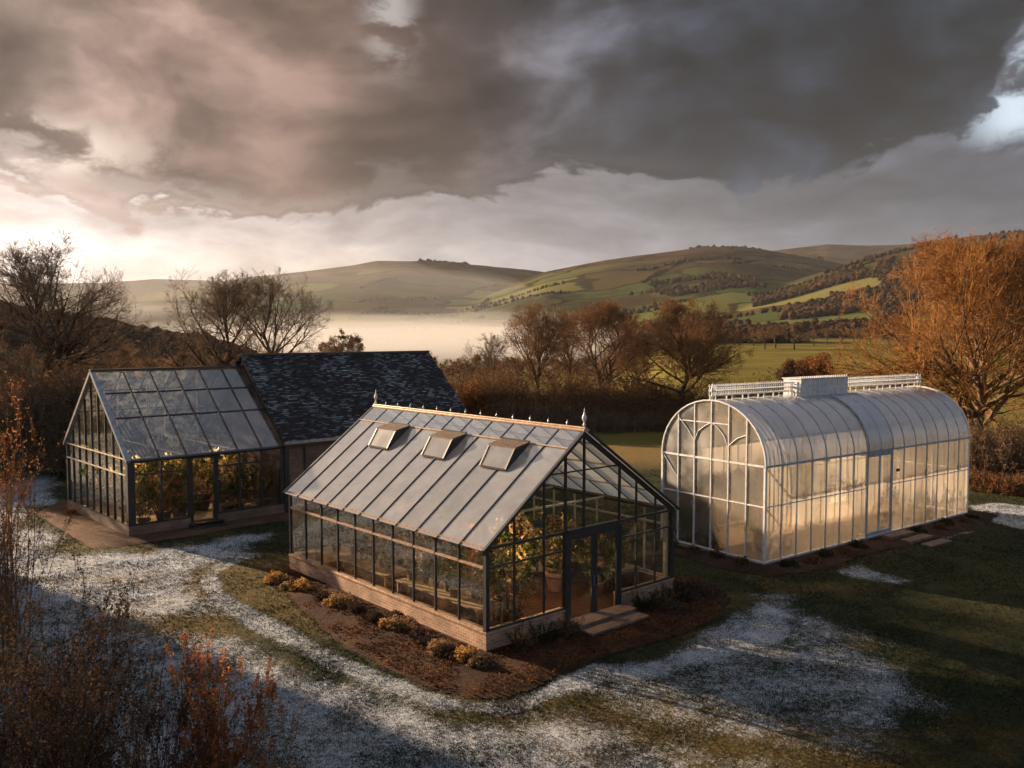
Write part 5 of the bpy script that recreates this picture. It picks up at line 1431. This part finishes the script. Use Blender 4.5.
def hedge(name, pts, H, Wd, seed, label, tw, lm, nst=900, leaves=9000, ls=.08, z=None):
    """a hedge: upright branching stems along a line"""
    rng = np.random.default_rng(seed)
    P = np.array(pts, float); seg = np.linalg.norm(np.diff(P, axis=0), axis=1); cum = np.concatenate([[0], np.cumsum(seg)])
    s = rng.uniform(0, cum[-1], nst)
    bx = np.interp(s, cum, P[:, 0]); by = np.interp(s, cum, P[:, 1])
    j = np.clip(np.searchsorted(cum, s) - 1, 0, len(seg) - 1); d = (P[j + 1] - P[j]) / seg[j][:, None]
    off = rng.uniform(-1, 1, nst) * Wd / 2
    bx = bx - d[:, 1] * off; by = by + d[:, 0] * off
    bz = height(bx, by) - .05
    hh = H * (0.55 + 0.75 * fbm(s, s * 0, 5.0, 3, seed)) * rng.uniform(.65, 1.15, nst) * (1 - .3 * (np.abs(off) * 2 / Wd) ** 2)
    p0 = np.stack([bx, by, bz], 1); dd = rng.normal(0, .22, (nst, 3)); dd[:, 2] = 1; dd /= np.linalg.norm(dd, axis=1)[:, None]
    pts_ = polyline(rng, p0, dd, hh, 6, .1, .03); rad = .022 * np.linspace(1, .4, 6)[None] * np.ones((nst, 1))
    parts = [tubes(pts_, rad, 3)]
    p, d2, nl, nr = children(rng, pts_, rad, hh, 7, .1, 25, 65, .33, .6, .010)
    l2 = polyline(rng, p, d2, nl, 4, .12, .02); r2 = np.maximum(nr[:, None] * np.linspace(1, .5, 4)[None], .008); parts.append(tubes(l2, r2, 3))
    p, d3, nl3, nr3 = children(rng, l2, r2, nl, 3, .2, 25, 65, .5, .6, .008)
    l3 = polyline(rng, p, d3, nl3, 3, .12, .02); parts.append(tubes(l3, np.full(l3.shape[:2], .008), 3))
    v, q = cat(parts)
    tips = l3.reshape(-1, 3); C = tips[rng.integers(0, len(tips), leaves)] + rng.normal(0, .08, (leaves, 3))
    e = empty(name, (0, 0, 0), 0, label, 'hedge')
    link('stems', npmesh('stems', v, q), tw, e)
    lv, lq = leaf_cloud(rng, C, ls); link('leaves', npmesh('leaves', lv, lq), lm, e)
G = lambda px, d: ((px - 512) / F * d, d)
hedge('hedge', [G(430, 79), G(520, 77), G(600, 79), G(665, 81)], 4.3, 5.0, 31, 'dense brown hedge behind the middle greenhouse', TWIGRED, LBROWN, 1500, 36000, .09)
hedge('hedge', [G(640, 82), G(720, 78), G(800, 74), G(860, 70)], 3.4, 4.0, 32, 'dark hedge behind the near half of the arched greenhouse', TWIGRED, LBROWN, 900, 20000, .09)
hedge('hedge', [G(-60, 50), G(30, 52), G(100, 58), G(160, 64)], 5.2, 5.0, 33, 'tall dark thicket behind the left greenhouse', TWIG, LBROWN, 1500, 42000, .09)
hedge('hedge', [G(140, 68), G(240, 74), G(340, 80), G(440, 84)], 5.0, 4.0, 34, 'brown thicket behind the cottage roof', TWIGRED, LBROWN, 1200, 26000, .1)
hedge('hedge', [G(940, 52), G(990, 49), G(1060, 47), G(1120, 46)], 2.6, 3.0, 35, 'dark hedge beyond the end of the arched greenhouse', TWIG, LBROWN, 900, 24000, .07)
hedge('undergrowth', [G(420, 77), G(520, 74), G(640, 76), G(760, 77)], 2.0, 3.0, 36, 'low tangled undergrowth along the foot of the brown hedge', TWIG, LBROWN, 900, 14000, .08)
hedge('orange_hedge', [G(945, 49.5), G(1000, 46), G(1080, 44.5)], .9, 1.2, 37, 'low rust coloured hedge beside the frosted path', TWIGRED, LRUST, 400, 7000, .05)

# shadow casting evergreens beyond the left edge of the frame
nvec = np.array([.59, .81]); svec = np.array([-.81, .59])
def evergreen(pos, H, R, seed, label):
    rng = np.random.default_rng(seed)
    z = float(height(np.array(pos[0]), np.array(pos[1])))
    e = empty('evergreen_tree', (*pos, z), 0, label, 'tree', 'evergreens left of the lawn')
    MB().tube([(0, 0, -.2), (0, 0, H * .5), (.1, 0, H * .95)], [.3, .18, .04], 8).build('trunk', BARK, e)
    n = 9000
    t = rng.random(n) ** 1.2; rr = R * (1 - t * .75) * np.sqrt(rng.uniform(.2, 1, n)); az = rng.uniform(0, 6.283, n)
    C = np.stack([np.cos(az) * rr, np.sin(az) * rr, .4 + t * (H - .4)], 1)
    v, q = leaf_cloud(rng, C, .32); link('crown', npmesh('crown', v, q), LDARK, e)
p0 = np.array([-18.8, 32.0]) + svec * 17
for k in range(8):
    p = p0 - nvec * (3.6 + k * 3.6) + svec * (k % 2) * 2
    evergreen(tuple(p), [13.0, 13.8, 12.8, 13.5, 14.2, 13, 13.6, 14][k], 4.2, 300 + k, f'dense dark evergreen left of the lawn, {ords[k]} from the far end')

# foreground shrubs
def fg(px, py, d): # top at pixel py when standing at distance d
    x = (px - 512) / F * d; a, tz = ray(px, py); return (x, d), CAMZ + tz * math.hypot(x, d)
p, h = fg(-2, 395, 21); shrub(p, h * .88, 1.0, 401, 'tall thin rust leaved shrub at the left edge of the lawn', TWIGRED, LFLAME, stems=26, tiers=(7, 5), leaves=6500, leafsize=.026, rad0=.018, upright=.68, z=0)
p, h = fg(-50, 420, 19); shrub(p, h * .88, 1.3, 402, 'tall brown shrub cut by the left edge of the view', TWIG, LRUST, stems=22, tiers=(7, 5), leaves=4500, leafsize=.035, rad0=.02, upright=.5, z=0)
p, h = fg(62, 606, 15); shrub(p, h, .7, 403, 'shaded twiggy shrub on the frosty lawn in the left corner', TWIG, LSHADE, stems=26, tiers=(6, 5), leaves=5000, leafsize=.022, rad0=.012, upright=.45, z=0)
p, h = fg(212, 640, 12.5); shrub(p, h * .8, .5, 404, 'orange tipped upright shrub nearest the camera at the bottom', TWIGRED, LFLAME, stems=26, tiers=(12, 3), leaves=26000, leafsize=.021, rad0=.011, upright=.8, z=0)
p, h = fg(0, 672, 12); shrub(p, h, 1.15, 405, 'dense dark shrub filling the bottom left corner', BARK, LSHADE, stems=80, tiers=(7, 5), leaves=16000, leafsize=.03, rad0=.014, upright=.3, z=0)
p, h = fg(108, 722, 11.5); shrub(p, h, .9, 406, 'shade-darkened shrub between the corner shrub and the orange tipped one', BARK, LSHADE, stems=70, tiers=(7, 5), leaves=14000, leafsize=.025, rad0=.012, upright=.3, z=0)
p, h = fg(262, 742, 11.5); shrub(p, h, .5, 407, 'small brown shrub right of the orange tipped shrub', TWIG, LBROWN, stems=30, tiers=(6, 4), leaves=4000, leafsize=.02, rad0=.009, upright=.4, z=0)

# ------------------------------------------------------------------ middle distance and hill woods
def far_trees():
    rng = np.random.default_rng(77)
    protos = []
    for k in range(3):
        wood, tw, last = grow(np.random.default_rng(500 + k), 10, 4.4, limbs=10, tiers=(5, 5, 4), trunk_r=.25, rmin=.035, fork=.15)
        tips = last.reshape(-1, 3); C = tips[rng.integers(0, len(tips), 2500)] + rng.normal(0, .2, (2500, 3))
        protos.append((npmesh('trunk', *wood), npmesh('crown', *tw), npmesh('leaves', *leaf_cloud(rng, C, .16))))
    spots = []
    for i in range(26):                      # misty belt on the valley side
        px = 150 + i * 19 + rng.uniform(-8, 8); spots.append((px, rng.uniform(150, 240), 1.0, 0))
    for i in range(22):                      # belt beyond the field on the right
        px = 700 + i * 16 + rng.uniform(-6, 6); spots.append((px, rng.uniform(330, 420), rng.uniform(.8, 1.2), 1))
    for i, (px, d, s, g) in enumerate(spots):
        x, y = G(px, d); z = float(height(np.array(x), np.array(y)))
        if g == 0: s = (CAMZ - rng.uniform(6, 15) * d / F - z) / 11.5
        e = empty('distant_tree', (x, y, z), rng.uniform(0, 6), ('misty brown tree on the slope down to the valley fog', 'brown tree in the belt along the far edge of the lit field')[g], 'tree', ('misty trees above the valley fog', 'trees along the far field edge')[g])
        e.scale = (s * 1.1, s * 1.1, s * (1.0 if g == 0 else .9))
        t, c, l = protos[i % 3]
        link('trunk', t, BARK, e); link('crown', c, TWIG, e); link('leaves', l, LBROWN, e)
far_trees()

def blob_wood(name, P, label, seed, size=(5, 9), material=None):
    """a far wood seen as one mass: crumpled crowns"""
    rng = np.random.default_rng(seed)
    ico = []
    ph = (1 + 5 ** .5) / 2
    B = np.array([(-1, ph, 0), (1, ph, 0), (-1, -ph, 0), (1, -ph, 0), (0, -1, ph), (0, 1, ph), (0, -1, -ph), (0, 1, -ph), (ph, 0, -1), (ph, 0, 1), (-ph, 0, -1), (-ph, 0, 1)], float) / math.hypot(1, ph)
    T = np.array([(0, 11, 5), (0, 5, 1), (0, 1, 7), (0, 7, 10), (0, 10, 11), (1, 5, 9), (5, 11, 4), (11, 10, 2), (10, 7, 6), (7, 1, 8), (3, 9, 4), (3, 4, 2), (3, 2, 6), (3, 6, 8), (3, 8, 9), (4, 9, 5), (2, 4, 11), (6, 2, 10), (8, 6, 7), (9, 8, 1)])
    n = len(P); s = rng.uniform(size[0], size[1], n)
    j = 1 + rng.normal(0, .22, (n, 12))
    V = B[None] * j[..., None] * s[:, None, None] * np.array([.55, .55, .62])
    z = height(P[:, 0], P[:, 1])
    V = V + np.stack([P[:, 0], P[:, 1], z + s * .4], 1)[:, None]
    Fc = T[None] + (np.arange(n) * 12)[:, None, None]
    o = link(name, npmesh(name, V.reshape(-1, 3), Fc.reshape(-1, 3)), material)
    tag(o, label, 'woodland', kind='stuff')
WOODM = leaf_mat('distant_wood', [(0.022, 0.015, 0.010), (0.042, 0.026, 0.016), (0.07, 0.038, 0.02)], .02, .1)
def woods():
    rng = np.random.default_rng(91)
    # left hill wood
    P = []
    for _ in range(2600):
        d = rng.uniform(300, 470); px = rng.uniform(-260, 250); P.append(G(px, d))
    blob_wood('woodland', np.array(P), 'dark wooded hill behind the left greenhouse', 92, (5, 8), WOODM)
    # wooded belts and clumps on the right hillside
    P = []
    def patch(px0, px1, d0, d1, n):
        for _ in range(n):
            u = rng.random(); P.append(G(px0 + (px1 - px0) * u + rng.normal(0, 6), d0 + (d1 - d0) * rng.random()))
    patch(680, 1100, 425, 455, 900); patch(690, 900, 560, 640, 1500); patch(790, 870, 760, 900, 500); patch(560, 700, 700, 900, 1500); patch(880, 1100, 700, 1100, 2600)
    patch(760, 880, 1050, 1180, 1500); patch(640, 760, 1250, 1420, 500); patch(520, 620, 1000, 1150, 500)
    P = np.array(P); m = fbm(P[:, 0], P[:, 1], 90, 3, 5) > .44
    blob_wood('woodland', P[m], 'brown woodland belts between fields on the right hillside', 93, (4.5, 8), WOODM)
    # hedgerow lines on the hills
    P = []
    for _ in range(46):
        px = rng.uniform(330, 1000); d = rng.uniform(650, 1900); x, y = G(px, d); an = rng.choice([.15, 1.4]) + rng.normal(0, .25); L = rng.uniform(80, 260)
        for s in np.arange(0, L, 5.0): P.append((x + math.cos(an) * s + rng.normal(0, 1.5), y + math.sin(an) * s + rng.normal(0, 1.5)))
    blob_wood('hedgerows', np.array(P), 'thin dark hedgerow lines dividing the far fields', 94, (3, 6.5), WOODM)
    # tree line on the crest
    P = []
    for px in np.arange(690, 760, .9):
        P.append(G(px, 2090 + rng.normal(0, 12)))
    for px in np.arange(420, 470, 1.2): P.append(G(px, 2880 + rng.normal(0, 10)))
    blob_wood('treeline', np.array(P), 'line of tiny trees along the hill crest', 95, (8, 14), WOODM)
woods()

# ------------------------------------------------------------------ air
def volume_mat(name, col, dens, aniso=0.3):
    m, t = mat(name)
    v = t.n.new('ShaderNodeVolumePrincipled')
    v.inputs['Color'].default_value = (*col, 1); v.inputs['Density'].default_value = dens; v.inputs['Anisotropy'].default_value = aniso
    t.out(None, v.outputs[0]); return m
HAZE = volume_mat('haze', (0.86, 0.93, 1.0), 0.000032, .0)
m = MB(); m.box((-5600, -300, -40), (5600, 5700, 400)); tag(m.build('haze', HAZE), 'thin pale haze filling the air over the valley', 'haze', kind='stuff')

def fog(name, th0, th1, d0, d1, zb, ztop, dens, label):
    """flattened rounded bank of fog"""
    na, nd = 90, 24
    A = np.linspace(th0, th1, na); D = np.linspace(d0, d1, nd)
    a, d = np.meshgrid(A, D, indexing='ij')
    u = (a - th0) / (th1 - th0) * 2 - 1; w = (d - d0) / (d1 - d0) * 2 - 1
    sh = np.clip(1 - np.abs(u) ** 4, 0, 1) ** .5 * np.clip(1 - np.abs(w) ** 4, 0, 1) ** .5
    X = d * np.sin(np.radians(a)); Y = d * np.cos(np.radians(a))
    Zt = zb + (ztop - zb) * sh * (0.78 + 0.44 * fbm(X, Y, 130, 4, int(ztop))) + .5
    Zb = np.full_like(Zt, zb)
    V = np.vstack([np.stack([X, Y, Zt], -1).reshape(-1, 3), np.stack([X, Y, Zb], -1).reshape(-1, 3)])
    Q = []
    N = na * nd
    I = lambda i, j: i * nd + j
    for i in range(na - 1):
        for j in range(nd - 1):
            Q.append((I(i, j), I(i, j + 1), I(i + 1, j + 1), I(i + 1, j))); Q.append((N + I(i, j), N + I(i + 1, j), N + I(i + 1, j + 1), N + I(i, j + 1)))
    for i in range(na - 1):
        Q.append((I(i, 0), I(i + 1, 0), N + I(i + 1, 0), N + I(i, 0))); Q.append((I(i + 1, nd - 1), I(i, nd - 1), N + I(i, nd - 1), N + I(i + 1, nd - 1)))
    for j in range(nd - 1):
        Q.append((I(0, j + 1), I(0, j), N + I(0, j), N + I(0, j + 1))); Q.append((I(na - 1, j), I(na - 1, j + 1), N + I(na - 1, j + 1), N + I(na - 1, j)))
    tag(link(name, npmesh(name, V, np.array(Q)[:, ::-1], True), volume_mat(name, (.74, .74, .77), dens, .1)), label, 'fog', kind='stuff')
for k, (g0, g1, e0, e1, zt) in enumerate(((-27, 10.5, 440, 1150, 25), (-26, 9.2, 480, 1080, 21), (-24.5, 8, 530, 1020, 17.5), (-23, 6.8, 590, 960, 14.5))):
    fog('valley_fog', g0, g1, e0, e1, -14, zt, (.0005, .0007, .0010, .0014)[k], 'pale fog lying in the valley behind the cottage, ' + ('thin outer veil', 'soft outer layer', 'inner layer', 'dense core')[k])
fog('valley_mist', -33, -17, 1500, 2400, 0, 60, .0011, 'far band of mist between the hills on the left')
fog('hill_mist', -38, 4, 1150, 2700, -10, 150, .00026, 'thin pale mist hanging before the far left hills')

print('objects', len(bpy.data.objects), 'polys', sum(len(m.polygons) for m in bpy.data.meshes))
